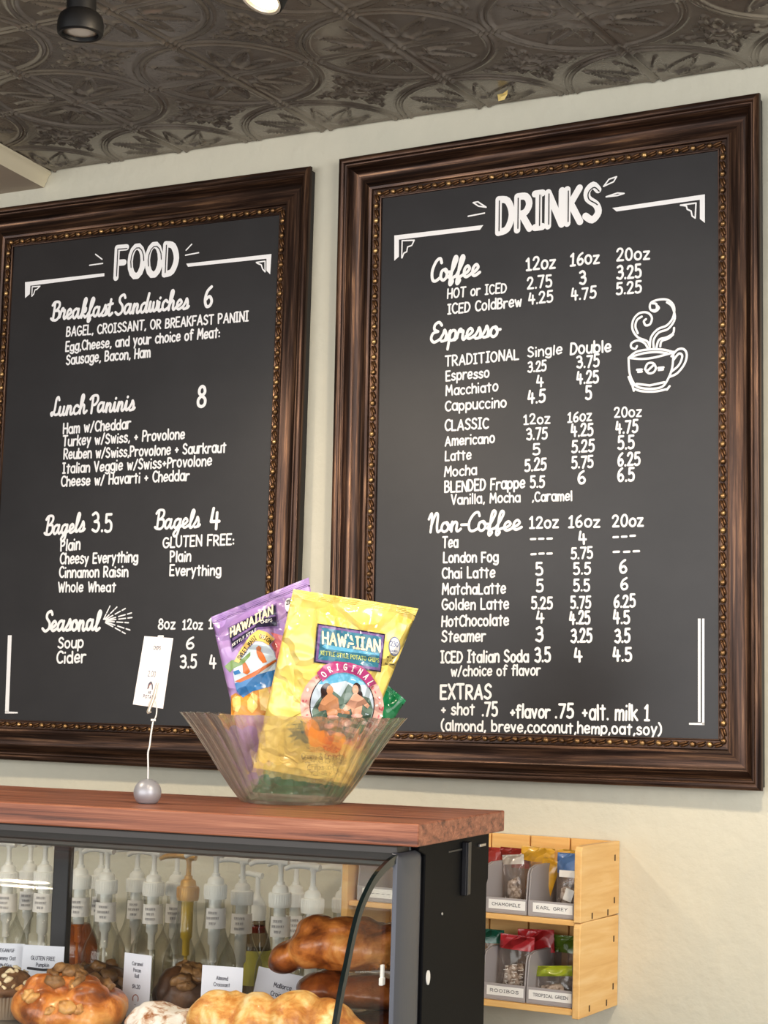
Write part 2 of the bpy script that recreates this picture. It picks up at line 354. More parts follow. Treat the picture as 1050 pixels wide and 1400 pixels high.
def fill_poly(mb, pts, put, maxlen=None, mi=0):
    """filled outline, cut fine enough to follow a curved surface"""
    bm = bmesh.new(); vs = [bm.verts.new((p[0], p[1], 0)) for p in pts]
    f = bm.faces.new(vs); bmesh.ops.triangulate(bm, faces=[f])
    if maxlen:
        for _ in range(7):
            e = [e for e in bm.edges if e.calc_length() > maxlen]
            if not e: break
            bmesh.ops.subdivide_edges(bm, edges=e, cuts=1); bmesh.ops.triangulate(bm, faces=[f for f in bm.faces if len(f.verts) > 3])
    bm.verts.index_update()
    mb.add([put(v.co.xy, 0.0) for v in bm.verts], [tuple(v.index for v in f.verts) for f in bm.faces], mi); bm.free()

# ------------------------------------------------------------------ what is written on the boards and printed on the bags (metres / millimetres in their own planes)
FOOD_TEXT = [
 ('heading', 'FOOD', 'T', -0.0592, 0.3663, 0.0862, 0.3622, 0.0562),
 ('breakfast', 'Breakfast Sandwiches', 'C', -0.2011, 0.2977, 0.1135, 0.2955, 0.0343),
 ('breakfast', '6', 'P', 0.1435, 0.2951, 0.1639, 0.2948, 0.0387),
 ('breakfast', 'BAGEL, CROISSANT, OR BREAKFAST PANINI', 'P', -0.1628, 0.2642, 0.2409, 0.2631, 0.0176),
 ('breakfast', 'Egg,Cheese, and your choice of Meat:', 'P', -0.1627, 0.2359, 0.1822, 0.2379, 0.0183),
 ('breakfast', 'Sausage, Bacon, Ham', 'P', -0.1595, 0.2108, 0.0332, 0.2124, 0.0185),
 ('lunch', 'Lunch Paninis', 'C', -0.1903, 0.1161, 0.0044, 0.1175, 0.0328),
 ('lunch', '8', 'P', 0.1384, 0.1157, 0.1587, 0.1159, 0.0396),
 ('lunch', 'Ham w/Cheddar', 'P', -0.1586, 0.0809, -0.0035, 0.0835, 0.019),
 ('lunch', 'Turkey w/Swiss, + Provolone', 'P', -0.1584, 0.0577, 0.1162, 0.0596, 0.0188),
 ('lunch', 'Reuben w/Swiss,Provolone + Saurkraut', 'P', -0.1543, 0.0333, 0.2051, 0.0316, 0.0186),
 ('lunch', 'Italian Veggie w/Swiss+Provolone', 'P', -0.1552, 0.0071, 0.1763, 0.0094, 0.0187),
 ('lunch', 'Cheese w/ Havarti + Cheddar', 'P', -0.157, -0.0173, 0.1295, -0.0156, 0.0187),
 ('bagel', 'Bagels', 'C', -0.1905, -0.1068, -0.0955, -0.1013, 0.0325),
 ('bagel', '3.5', 'P', -0.0813, -0.1033, -0.0344, -0.103, 0.0347),
 ('bagel', 'Plain', 'P', -0.1507, -0.1366, -0.1043, -0.1346, 0.0202),
 ('bagel', 'Cheesy Everything', 'P', -0.1507, -0.1608, 0.0263, -0.159, 0.0193),
 ('bagel', 'Cinnamon Raisin', 'P', -0.1506, -0.1854, 0.0064, -0.185, 0.0193),
 ('bagel', 'Whole Wheat', 'P', -0.1515, -0.2124, -0.0199, -0.2119, 0.0179),
 ('gluten free bagel', 'Bagels', 'C', 0.0583, -0.1015, 0.1571, -0.0997, 0.0313),
 ('gluten free bagel', '4', 'P', 0.1757, -0.103, 0.1987, -0.1029, 0.0387),
 ('gluten free bagel', 'GLUTEN FREE:', 'P', 0.0775, -0.1344, 0.2299, -0.1314, 0.0187),
 ('gluten free bagel', 'Plain', 'P', 0.0947, -0.1599, 0.1405, -0.1592, 0.0188),
 ('gluten free bagel', 'Everything', 'P', 0.095, -0.1845, 0.2051, -0.1842, 0.0187),
 ('seasonal', 'Seasonal', 'C', -0.1848, -0.2833, -0.0509, -0.2814, 0.0359),
 ('seasonal', 'Soup', 'P', -0.1457, -0.3143, -0.0863, -0.3128, 0.0199),
 ('seasonal', 'Cider', 'P', -0.1473, -0.3421, -0.0791, -0.34, 0.0212),
 ('seasonal', '8oz', 'P', 0.0758, -0.279, 0.1134, -0.278, 0.018),
 ('seasonal', '12oz', 'P', 0.1275, -0.2787, 0.1717, -0.2785, 0.0173),
 ('seasonal', '16oz', 'P', 0.1828, -0.2778, 0.2268, -0.2769, 0.0171),
 ('seasonal', '5', 'P', 0.073, -0.3138, 0.0887, -0.3137, 0.0219),
 ('seasonal', '6', 'P', 0.1365, -0.3132, 0.155, -0.313, 0.0211),
 ('seasonal', '3.5', 'P', 0.1259, -0.3465, 0.1618, -0.346, 0.0223),
 ('seasonal', '4', 'P', 0.1873, -0.3462, 0.2029, -0.346, 0.0221),
]
DRINK_TEXT = [
 ('heading', 'DRINKS', 'T', -0.0833, 0.363, 0.1053, 0.3641, 0.0554),
 ('coffee', 'Coffee', 'C', -0.2052, 0.2934, -0.1091, 0.2957, 0.0357),
 ('coffee', '12oz', 'P', -0.027, 0.2949, 0.0261, 0.2932, 0.0204),
 ('coffee', '16oz', 'P', 0.0503, 0.294, 0.1025, 0.2936, 0.0201),
 ('coffee', '20oz', 'P', 0.13, 0.293, 0.1869, 0.2906, 0.0193),
 ('coffee', 'HOT or ICED', 'P', -0.1709, 0.2628, -0.0607, 0.2622, 0.0159),
 ('coffee', '2.75', 'P', -0.0247, 0.2641, 0.0203, 0.2635, 0.0192),
 ('coffee', '3', 'P', 0.0668, 0.262, 0.0797, 0.2619, 0.0213),
 ('coffee', '3.25', 'P', 0.1301, 0.2637, 0.1732, 0.2632, 0.021),
 ('coffee', 'ICED ColdBrew', 'P', -0.1697, 0.2366, -0.0329, 0.2368, 0.017),
 ('coffee', '4.25', 'P', -0.0224, 0.2387, 0.022, 0.2388, 0.0185),
 ('coffee', '4.75', 'P', 0.0528, 0.238, 0.0966, 0.2379, 0.0189),
 ('coffee', '5.25', 'P', 0.1296, 0.2398, 0.1733, 0.2389, 0.0192),
 ('espresso', 'Espresso', 'C', -0.2021, 0.1914, -0.0717, 0.1913, 0.0329),
 ('espresso', 'TRADITIONAL', 'P', -0.1731, 0.1492, -0.0371, 0.1506, 0.0169),
 ('espresso', 'Single', 'P', -0.0228, 0.1524, 0.0388, 0.153, 0.016),
 ('espresso', 'Double', 'P', 0.0515, 0.1506, 0.1232, 0.1499, 0.0187),
 ('espresso', 'Espresso', 'P', -0.1713, 0.1248, -0.09, 0.1253, 0.0164),
 ('espresso', '3.25', 'P', -0.0225, 0.1278, 0.0114, 0.1283, 0.0172),
 ('espresso', '3.75', 'P', 0.0631, 0.1285, 0.1027, 0.1275, 0.0193),
 ('espresso', 'Macchiato', 'P', -0.1709, 0.1005, -0.0738, 0.1016, 0.0163),
 ('espresso', '4', 'P', -0.0067, 0.1041, 0.007, 0.1031, 0.0189),
 ('espresso', '4.25', 'P', 0.0633, 0.1031, 0.102, 0.1023, 0.0198),
 ('espresso', 'Cappuccino', 'P', -0.1718, 0.0752, -0.0583, 0.0742, 0.0168),
 ('espresso', '4.5', 'P', -0.0219, 0.0773, 0.0102, 0.0781, 0.0207),
 ('espresso', '5', 'P', 0.0783, 0.077, 0.0905, 0.0761, 0.0209),
 ('classic coffee', 'CLASSIC', 'P', -0.1718, 0.0423, -0.0903, 0.0418, 0.0175),
 ('classic coffee', '12oz', 'P', -0.0283, 0.0443, 0.0193, 0.0427, 0.0159),
 ('classic coffee', '16oz', 'P', 0.0482, 0.0428, 0.0907, 0.0428, 0.0163),
 ('classic coffee', '20oz', 'P', 0.1278, 0.045, 0.174, 0.044, 0.0155),
 ('classic coffee', 'Americano', 'P', -0.1709, 0.0173, -0.0786, 0.0175, 0.0162),
 ('classic coffee', '3.75', 'P', -0.0232, 0.0184, 0.0144, 0.0184, 0.0182),
 ('classic coffee', '4.25', 'P', 0.0543, 0.0194, 0.0931, 0.0192, 0.0191),
 ('classic coffee', '4.75', 'P', 0.1301, 0.0199, 0.1681, 0.0197, 0.0195),
 ('classic coffee', 'Latte', 'P', -0.1704, -0.0072, -0.1207, -0.0072, 0.0162),
 ('classic coffee', '5', 'P', -0.012, -0.0056, 0.0021, -0.0059, 0.0182),
 ('classic coffee', '5.25', 'P', 0.0554, -0.0059, 0.0953, -0.006, 0.0191),
 ('classic coffee', '5.5', 'P', 0.1334, -0.0052, 0.1624, -0.0054, 0.02),
 ('classic coffee', 'Mocha', 'P', -0.1713, -0.0333, -0.1103, -0.0328, 0.0162),
 ('classic coffee', '5.25', 'P', -0.0259, -0.0317, 0.013, -0.031, 0.0193),
 ('classic coffee', '5.75', 'P', 0.0556, -0.031, 0.0938, -0.0309, 0.0191),
 ('classic coffee', '6.25', 'P', 0.1336, -0.0313, 0.1721, -0.0312, 0.0205),
 ('classic coffee', 'BLENDED Frappe', 'P', -0.1705, -0.0594, -0.0237, -0.0582, 0.0178),
 ('classic coffee', '5.5', 'P', -0.0159, -0.0585, 0.0103, -0.0584, 0.0187),
 ('classic coffee', '6', 'P', 0.0667, -0.0559, 0.0815, -0.0563, 0.0208),
 ('classic coffee', '6.5', 'P', 0.1337, -0.0556, 0.1628, -0.0555, 0.0205),
 ('classic coffee', 'Vanilla, Mocha', 'P', -0.158, -0.0795, -0.0317, -0.0802, 0.016),
 ('classic coffee', ',Caramel', 'P', -0.0124, -0.0806, 0.0585, -0.0818, 0.0157),
 ('non coffee', 'Non-Coffee', 'C', -0.2004, -0.1242, -0.0286, -0.125, 0.0297),
 ('non coffee', '12oz', 'P', -0.0166, -0.1231, 0.0354, -0.1236, 0.0186),
 ('non coffee', '16oz', 'P', 0.0509, -0.1242, 0.1059, -0.1249, 0.0184),
 ('non coffee', '20oz', 'P', 0.1255, -0.1255, 0.1781, -0.1262, 0.0187),
 ('non coffee', 'Tea', 'P', -0.1729, -0.1499, -0.1425, -0.1498, 0.0173),
 ('non coffee', '---', 'P', -0.0163, -0.1487, 0.0261, -0.1487, 0.0197),
 ('non coffee', '4', 'P', 0.0688, -0.1504, 0.0836, -0.1504, 0.0206),
 ('non coffee', '---', 'P', 0.1253, -0.1488, 0.1661, -0.1483, 0.0192),
 ('non coffee', 'London Fog', 'P', -0.171, -0.174, -0.0695, -0.1753, 0.0171),
 ('non coffee', '---', 'P', -0.0146, -0.172, 0.0263, -0.1712, 0.0197),
 ('non coffee', '5.75', 'P', 0.0559, -0.1734, 0.094, -0.1735, 0.0177),
 ('non coffee', '---', 'P', 0.1254, -0.172, 0.1735, -0.1716, 0.0192),
 ('non coffee', 'Chai Latte', 'P', -0.1725, -0.1996, -0.0751, -0.2001, 0.0171),
 ('non coffee', '5', 'P', -0.0048, -0.1977, 0.0092, -0.1979, 0.0197),
 ('non coffee', '5.5', 'P', 0.0602, -0.1974, 0.0904, -0.1976, 0.0188),
 ('non coffee', '6', 'P', 0.1375, -0.1976, 0.1516, -0.1979, 0.0203),
 ('non coffee', 'MatchaLatte', 'P', -0.1721, -0.226, -0.0556, -0.226, 0.0171),
 ('non coffee', '5', 'P', -0.0035, -0.2245, 0.01, -0.2245, 0.019),
 ('non coffee', '5.5', 'P', 0.0604, -0.2241, 0.0894, -0.2241, 0.0188),
 ('non coffee', '6', 'P', 0.1394, -0.2231, 0.1532, -0.2234, 0.0186),
 ('non coffee', 'Golden Latte', 'P', -0.1722, -0.2505, -0.0497, -0.2509, 0.017),
 ('non coffee', '5.25', 'P', -0.0116, -0.2509, 0.026, -0.251, 0.019),
 ('non coffee', '5.75', 'P', 0.0558, -0.2509, 0.0911, -0.2507, 0.0188),
 ('non coffee', '6.25', 'P', 0.1283, -0.2503, 0.1654, -0.2498, 0.0191),
 ('non coffee', 'HotChocolate', 'P', -0.1723, -0.2773, -0.0494, -0.2769, 0.0176),
 ('non coffee', '4', 'P', -0.0029, -0.2731, 0.012, -0.2727, 0.019),
 ('non coffee', '4.25', 'P', 0.0539, -0.2753, 0.0903, -0.275, 0.0204),
 ('non coffee', '4.5', 'P', 0.1276, -0.2753, 0.1562, -0.2749, 0.0202),
 ('non coffee', 'Steamer', 'P', -0.1718, -0.3027, -0.0906, -0.3021, 0.0176),
 ('non coffee', '3', 'P', -0.004, -0.3025, 0.0103, -0.3025, 0.0218),
 ('non coffee', '3.25', 'P', 0.0563, -0.3037, 0.0936, -0.3033, 0.0209),
 ('non coffee', '3.5', 'P', 0.1299, -0.3039, 0.1567, -0.3034, 0.0213),
 ('non coffee', 'ICED Italian Soda', 'P', -0.1729, -0.3363, -0.0141, -0.334, 0.0186),
 ('non coffee', '3.5', 'P', -0.0052, -0.3345, 0.0238, -0.3339, 0.0217),
 ('non coffee', '4', 'P', 0.0628, -0.3332, 0.0778, -0.3332, 0.0215),
 ('non coffee', '4.5', 'P', 0.1273, -0.3322, 0.1597, -0.3318, 0.0212),
 ('non coffee', 'w/choice of flavor', 'P', -0.1538, -0.3574, 0.0064, -0.3548, 0.0162),
 ('extras', 'EXTRAS', 'P', -0.1729, -0.3943, -0.0792, -0.393, 0.0227),
 ('extras', '+ shot', 'P', -0.1704, -0.4197, -0.1088, -0.4186, 0.0181),
 ('extras', '.75', 'P', -0.097, -0.4203, -0.0675, -0.4198, 0.0213),
 ('extras', '+flavor', 'P', -0.0475, -0.4221, 0.0238, -0.4208, 0.0205),
 ('extras', '.75', 'P', 0.0305, -0.4206, 0.0635, -0.4205, 0.0214),
 ('extras', '+alt. milk 1', 'P', 0.0765, -0.4225, 0.1892, -0.4215, 0.0244),
 ('extras', '(almond, breve,coconut,hemp,oat,soy)', 'P', -0.1699, -0.4447, 0.2081, -0.4432, 0.0169),
]
DRINK_POLYS = [[(-0.2734, 0.3808), (-0.1051, 0.3788), (-0.1112, 0.3715), (-0.2643, 0.3726), (-0.2637, 0.3434), (-0.2725, 0.3372)], [(0.1228, 0.3793), (0.2761, 0.3817), (0.2761, 0.3368), (0.268, 0.344), (0.268, 0.3742), (0.13, 0.3727)], [(0.2651, -0.2688), (0.2694, -0.2688), (0.2694, -0.4228), (0.2652, -0.4229)], [(0.2717, -0.2688), (0.2753, -0.2689), (0.2753, -0.4267), (0.2717, -0.4268)], [(0.2511, -0.4244), (0.2753, -0.4239), (0.2753, -0.4273), (0.2511, -0.4272)]]
DRINK_STROKES = [[(-0.258, 0.3407), (-0.2578, 0.37), (-0.2344, 0.3681), (-0.239, 0.3597), (-0.247, 0.3581), (-0.2485, 0.35), (-0.2541, 0.3481), (-0.2572, 0.3406)], [(-0.1242, 0.4187), (-0.1157, 0.4191), (-0.1002, 0.408), (-0.1141, 0.4115), (-0.1242, 0.4187)], [(-0.1332, 0.3969), (-0.1031, 0.3985)], [(0.2367, 0.3695), (0.2619, 0.3697), (0.2606, 0.3462), (0.2558, 0.35), (0.2538, 0.3582), (0.2477, 0.3616), (0.2463, 0.367), (0.2374, 0.3694)], [(0.108, 0.416), (0.1172, 0.4264), (0.13, 0.4287), (0.1251, 0.4213), (0.108, 0.416)], [(0.1124, 0.3985), (0.1316, 0.4022), (0.1429, 0.4001), (0.1316, 0.3981), (0.1124, 0.3985)]]
CUP_STROKES = [[(0.1517, 0.1362), (0.1531, 0.1152), (0.1584, 0.1003), (0.1673, 0.0901), (0.187, 0.0857), (0.2065, 0.0872), (0.2164, 0.098), (0.2237, 0.116), (0.2258, 0.1405)], [(0.1517, 0.137), (0.1649, 0.1456), (0.1867, 0.1475), (0.2085, 0.1453), (0.2249, 0.1402)], [(0.1517, 0.137), (0.1737, 0.1336), (0.1955, 0.1343), (0.2249, 0.1394)], [(0.1583, 0.139), (0.178, 0.1424), (0.1977, 0.1424), (0.215, 0.1394)], [(0.2223, 0.1338), (0.2322, 0.1433), (0.2421, 0.1433), (0.2472, 0.1346), (0.2438, 0.1206), (0.2323, 0.1071), (0.2194, 0.1019)], [(0.2249, 0.127), (0.2344, 0.1369), (0.2399, 0.1324), (0.2344, 0.1192), (0.2224, 0.1099)], [(0.1616, 0.0876), (0.1739, 0.083), (0.1957, 0.081), (0.2151, 0.0833)], [(0.1585, 0.0919), (0.1607, 0.0847)], [(0.1518, 0.107), (0.1571, 0.095), (0.1616, 0.093)], [(0.2194, 0.0875), (0.2151, 0.0825)], [(0.2108, 0.0943), (0.1869, 0.0911), (0.1651, 0.0952)], [(0.179, 0.1174), (0.1833, 0.1254), (0.192, 0.1255), (0.1969, 0.1181), (0.1934, 0.1113), (0.1851, 0.1103), (0.179, 0.1174)], [(0.1816, 0.113), (0.1947, 0.1236)], [(0.1658, 0.1172), (0.1737, 0.117)], [(0.1676, 0.1137), (0.1738, 0.1137)], [(0.2008, 0.1174), (0.2094, 0.1175)], [(0.2016, 0.114), (0.2086, 0.1143)], [(0.19, 0.2088), (0.1975, 0.2093), (0.1974, 0.2177), (0.1909, 0.2196)], [(0.1867, 0.15), (0.1889, 0.1664), (0.1997, 0.1779), (0.2149, 0.1828), (0.2248, 0.1943), (0.2265, 0.2107), (0.217, 0.222), (0.2018, 0.2243), (0.1887, 0.2206), (0.1874, 0.2111), (0.1953, 0.2062), (0.2018, 0.211), (0.1974, 0.2164)], [(0.1933, 0.1494), (0.1932, 0.1619), (0.2019, 0.1728), (0.2171, 0.1772), (0.2278, 0.192), (0.2235, 0.211), (0.2148, 0.2189)], [(0.1976, 0.1482), (0.2019, 0.1611), (0.2149, 0.1642), (0.2249, 0.1695), (0.2266, 0.1776)], [(0.2041, 0.1506), (0.2063, 0.1587), (0.2171, 0.1619), (0.2249, 0.1674)], [(0.1867, 0.1521), (0.1823, 0.1607), (0.167, 0.1683), (0.1581, 0.1816), (0.1593, 0.1962), (0.169, 0.2058), (0.1822, 0.2058), (0.1901, 0.1975), (0.1875, 0.1874), (0.1801, 0.1859), (0.177, 0.1925), (0.1805, 0.1955)], [(0.1669, 0.1746), (0.1629, 0.1854), (0.1655, 0.1956), (0.1734, 0.2003)], [(0.1832, 0.1503), (0.178, 0.1582), (0.167, 0.1633), (0.1569, 0.16), (0.156, 0.1534), (0.1626, 0.1503), (0.1657, 0.1542)]]
FOOD_POLYS = [[(-0.2669, 0.3764), (-0.0804, 0.3772), (-0.08, 0.3713), (-0.2535, 0.3685), (-0.254, 0.3522), (-0.2648, 0.3453)], [(0.1023, 0.3782), (0.2829, 0.3789), (0.2819, 0.3425), (0.2738, 0.35), (0.2729, 0.3714), (0.1067, 0.372)], [(-0.2629, -0.2922), (-0.2539, -0.2922), (-0.2512, -0.4337), (-0.2601, -0.434)], [(-0.2602, -0.4325), (-0.2302, -0.4328), (-0.23, -0.4355), (-0.26, -0.4363)]]
FOOD_STROKES = [[(-0.2484, 0.3476), (-0.2488, 0.3657), (-0.23, 0.3653), (-0.2372, 0.3599), (-0.2416, 0.3591), (-0.2441, 0.3514), (-0.2484, 0.3476)], [(0.2523, 0.3666), (0.2704, 0.3672), (0.2713, 0.348), (0.2659, 0.3535), (0.2629, 0.3611), (0.2536, 0.3653)], [(-0.1028, 0.4149), (-0.087, 0.4039)], [(-0.1154, 0.3952), (-0.0851, 0.396)], [(0.101, 0.4031), (0.1128, 0.4129)], [(0.1001, 0.3939), (0.1286, 0.3958)], [(-0.0443, -0.262), (-0.0394, -0.2531)], [(-0.0379, -0.2504), (-0.0345, -0.2441)], [(-0.0334, -0.242), (-0.0313, -0.2382)], [(-0.0424, -0.2622), (-0.0324, -0.2539)], [(-0.0294, -0.2514), (-0.0225, -0.2456)], [(-0.0201, -0.2436), (-0.0159, -0.2401)], [(-0.0401, -0.2625), (-0.024, -0.2551)], [(-0.0191, -0.2528), (-0.0079, -0.2476)], [(-0.004, -0.2459), (0.0028, -0.2427)], [(-0.0384, -0.2635), (-0.0175, -0.2586)], [(-0.0112, -0.2571), (0.0032, -0.2538)], [(0.0082, -0.2526), (0.017, -0.2505)], [(-0.0382, -0.2645), (-0.0169, -0.2623)], [(-0.0105, -0.2617), (0.0043, -0.2602)], [(0.0094, -0.2597), (0.0184, -0.2588)], [(-0.0391, -0.2656), (-0.0202, -0.2665)], [(-0.0145, -0.2668), (-0.0014, -0.2675)], [(0.0032, -0.2677), (0.0111, -0.2681)], [(-0.0386, -0.2672), (-0.0184, -0.2724)], [(-0.0123, -0.274), (0.0017, -0.2777)], [(0.0066, -0.2789), (0.015, -0.2811)], [(-0.0398, -0.268), (-0.0228, -0.2753)], [(-0.0177, -0.2775), (-0.0059, -0.2826)], [(-0.0018, -0.2844), (0.0053, -0.2875)]]
YELLOW_ART = {'panel': [[(32.0, 249.3), (125.4, 234.9), (119.3, 182.0), (27.1, 195.2)], [(33.8, 247.2), (123.8, 233.2), (118.0, 184.1), (29.3, 196.8)], [(37.5, 243.5), (120.4, 230.7), (115.5, 188.4), (32.9, 199.4)]], 'line': [[(37.8, 216.9), (43.1, 220.1), (116.3, 207.4), (116.3, 204.8), (43.9, 213.5)]], 'arc': [[(31.0, 180.8), (40.9, 191.4), (56.1, 196.8), (75.9, 195.2), (92.7, 189.9), (104.9, 179.2), (113.2, 166.7), (102.6, 161.0), (95.7, 170.1), (83.5, 178.5), (71.3, 181.5), (57.6, 180.8), (48.5, 177.0), (39.3, 168.6)]], 'arcpath': [(37.0, 174.7), (46.2, 183.8), (57.9, 188.7), (75.1, 188.4), (89.6, 183.5), (100.3, 174.7), (107.9, 162.5)]}
PURPLE_ART = {'panel': [[(-91.6, 239.3), (-24.1, 273.6), (-21.0, 239.3), (-48.4, 237.1), (-85.3, 205.0)], [(-89.9, 238.6), (-25.6, 271.1), (-23.4, 241.4), (-49.9, 240.0), (-84.4, 209.3)]], 'line': [[(-84.9, 224.3), (-55.6, 242.9), (-49.9, 253.6), (-25.6, 257.1), (-25.6, 255.0), (-48.4, 251.1), (-54.1, 240.7), (-84.4, 220.7)]], 'arc': [[(-82.0, 192.9), (-74.1, 207.9), (-60.6, 227.9), (-49.1, 236.4), (-37.0, 232.9), (-26.3, 223.6), (-34.9, 214.6), (-42.7, 219.7), (-52.7, 221.1), (-62.7, 212.1), (-69.9, 201.4), (-75.6, 190.3)]], 'arcpath': [(-76.3, 195.7), (-67.7, 207.1), (-57.0, 222.1), (-48.4, 227.1), (-39.9, 225.4), (-31.3, 218.6)], 'sky': [[(-81.3, 191.4), (-69.9, 200.0), (-61.3, 211.4), (-52.7, 220.3), (-42.7, 219.1), (-34.1, 214.3), (-27.7, 205.7), (-24.9, 195.7), (-25.6, 181.4), (-52.7, 172.9), (-81.3, 162.9), (-83.4, 175.7)]], 'hill': [[(-95.6, 185.7), (-85.6, 194.3), (-71.3, 195.7), (-59.9, 205.7), (-59.9, 200.0), (-69.9, 188.6), (-82.7, 182.9), (-87.7, 177.1)]], 'pink': [[(-32.7, 232.9), (-11.3, 227.1), (-10.6, 218.6), (-18.4, 198.6), (-24.1, 195.7), (-26.3, 205.7), (-31.3, 215.7), (-25.6, 223.6)]], 'sea': [[(-81.3, 162.1), (-52.7, 173.6), (-25.6, 181.4), (-31.3, 158.6), (-57.0, 151.4), (-69.9, 142.9), (-78.4, 151.4)], [(-83.4, 178.6), (-75.6, 181.4), (-72.7, 176.4), (-81.3, 173.6)]], 'canoe': [[(-81.3, 165.0), (-57.0, 177.1), (-24.9, 195.7), (-24.1, 192.6), (-54.1, 172.1), (-74.1, 163.6)], [(-52.0, 211.4), (-48.4, 214.3), (-44.9, 211.4), (-45.6, 207.1), (-41.3, 201.4), (-37.0, 191.4), (-42.7, 190.0), (-48.4, 197.1), (-51.3, 204.3)], [(-70.6, 188.6), (-67.0, 191.4), (-64.1, 187.1), (-59.9, 178.6), (-64.1, 174.3), (-69.9, 177.1)]], 'onion': [[(-86.3, 145.7), (-79.9, 149.3), (-71.3, 144.3), (-57.0, 152.1), (-42.7, 158.6), (-31.3, 161.4), (-32.7, 118.6), (-86.3, 118.6)]], 'lo': [[(-84.9, 141.4), (-79.9, 147.1), (-73.4, 143.6), (-72.7, 131.4), (-77.0, 122.9), (-83.4, 125.7)], [(-64.1, 138.6), (-57.0, 150.0), (-49.9, 145.7), (-49.9, 130.0), (-57.0, 121.4), (-63.4, 127.1)], [(-48.4, 152.9), (-37.0, 157.1), (-32.7, 145.7), (-34.1, 124.3), (-45.6, 125.7)]]}

# ------------------------------------------------------------------ room shell
CEIL = 2.5316
m_wall = mat('wall_paint', (206, 198, 172), 0.75, spec=0.3)
noise_color(m_wall, [(0.35, (204, 201, 184)), (0.65, (212, 207, 188))], (3, 3, 3), 5)
bump(m_wall, (42, 42, 42), 0.5, 0.005, 7)
mb = MB(); mb.box(-3.2, 3.6, 0.0, 0.12, 0.0, CEIL+0.25)
structure(mb.build('wall_back', m_wall))
m_floor = mat('floor_tile', (120, 110, 100), 0.5)
mb = MB(); mb.box(-3.2, 3.6, -6.0, 0.12, -0.1, 0.0)
structure(mb.build('floor', m_floor))

mb = MB(); mb.box(-3.3, -3.2, -6.0, 0.12, 0.0, CEIL+0.25)
structure(mb.build('wall_left_unseen', mat('unseen_wall_dark', (120, 112, 100), 0.8)))  # unseen wall, added and toned dark so the left side reflects dark
# pressed tin ceiling: relief computed per 12 inch repeat
def tin_relief(X, Y, p=0.3048, x0=-0.3268):
    U = (X-x0)/p; V = (-Y)/p
    fu = U-np.round(U); fv = V-np.round(V)          # around a seam crossing
    g = lambda d, w: np.exp(-(d/w)**2)
    r = np.hypot(fu, fv)
    h = 0.9*g(r-0.452, 0.0095)+0.7*g(r-0.485, 0.0085)-0.25*g(r-0.47, 0.03)
    h += 0.8*g(np.abs(fu)-0.026, 0.0085)+0.55*g(np.abs(fv)-0.018, 0.0075)
    h -= 0.35*g(fu, 0.014)
    # palmette leaves in each quadrant of the roundel
    au, av = np.abs(fu), np.abs(fv); s = np.sqrt(0.5)
    def leaf(cx, cy, ang, L, W, hgt=0.75):
        c, sn = math.cos(ang), math.sin(ang)
        a = ((au-cx)*c+(av-cy)*sn)/L; b = (-(au-cx)*sn+(av-cy)*c)/W
        e = np.sqrt(a*a+(b/(1.0-0.55*np.clip(a, -1, 1)))**2)
        return hgt*g(e-1.0, 0.11)-0.3*np.clip(1-e*e, 0, 1)+0.3*g(b, 0.10)*(e < 0.95)
    h += leaf(0.205, 0.185, PI/4, 0.125, 0.042)
    h += leaf(0.235, 0.085, 0.22, 0.105, 0.030)
    h += leaf(0.085, 0.235, PI/2-0.22, 0.105, 0.030)
    h += 0.5*np.clip(1-(r/0.075)**2, 0, 1)*(np.abs(fu) > 0.03)
    # flower between the roundels
    cu = 0.5-au; cv = 0.5-av; rr = np.hypot(cu, cv)
    fl = 0.9*g(rr-0.055, 0.012)+0.6*np.clip(1-(rr/0.04)**2, 0, 1)
    def petal(cx, cy, ang, L, W):
        c, sn = math.cos(ang), math.sin(ang)
        a = ((cu-cx)*c+(cv-cy)*sn)/L; b = (-(cu-cx)*sn+(cv-cy)*c)/W
        e = np.sqrt(a*a+b*b); return 0.8*g(e-1, 0.15)-0.25*np.clip(1-e*e, 0, 1)
    fl += petal(0.125, 0.028, 0.12, 0.062, 0.021)+petal(0.028, 0.125, PI/2-0.12, 0.062, 0.021)
    fl += petal(0.205, 0.0, 0.0, 0.05, 0.016)+petal(0.0, 0.205, PI/2, 0.05, 0.016)
    fl += petal(0.075, 0.075, PI/4, 0.032, 0.016)
    return 0.0046*(h*(r < 0.52)+fl*(r > 0.495))
m_tin = mat('pressed_tin', (140, 131, 121), 0.27, metal=0.55, spec=0.5)
noise_color(m_tin, [(0.35, (128, 120, 111)), (0.65, (146, 138, 128))], (14, 14, 14), 5)
bump(m_tin, (160, 160, 160), 0.12, 0.002, 3)
xs = np.arange(-0.95, 1.45, 0.0028); ys = np.arange(-0.95, 0.0014, 0.0028)
GX, GY = np.meshgrid(xs, ys)
GZ = CEIL+0.003-tin_relief(GX, GY)
nx, ny = len(xs), len(ys)
verts = np.stack([GX.ravel(), GY.ravel(), GZ.ravel()], 1)
idx = np.arange(nx*ny).reshape(ny, nx)
quads = np.stack([idx[:-1, :-1].ravel(), idx[1:, :-1].ravel(), idx[1:, 1:].ravel(), idx[:-1, 1:].ravel()], 1)
nv = len(verts)
ex_v = []; ex_f = []
for (x0, x1, y0, y1) in ((-3.2, xs[0], ys[0], 0), (xs[-1], 3.6, ys[0], 0), (-3.2, 3.6, -6.0, ys[0])):
    b = nv+len(ex_v); z = CEIL+0.002
    ex_v += [(x0, y0, z), (x0, y1, z), (x1, y1, z), (x1, y0, z)]; ex_f.append((b, b+1, b+2, b+3))
me = bpy.data.meshes.new('ceiling')
me.from_pydata(verts.tolist()+ex_v, [], quads.tolist()+ex_f)
me.materials.append(m_tin)
me.polygons.foreach_set('use_smooth', [True]*len(me.polygons)); me.update()
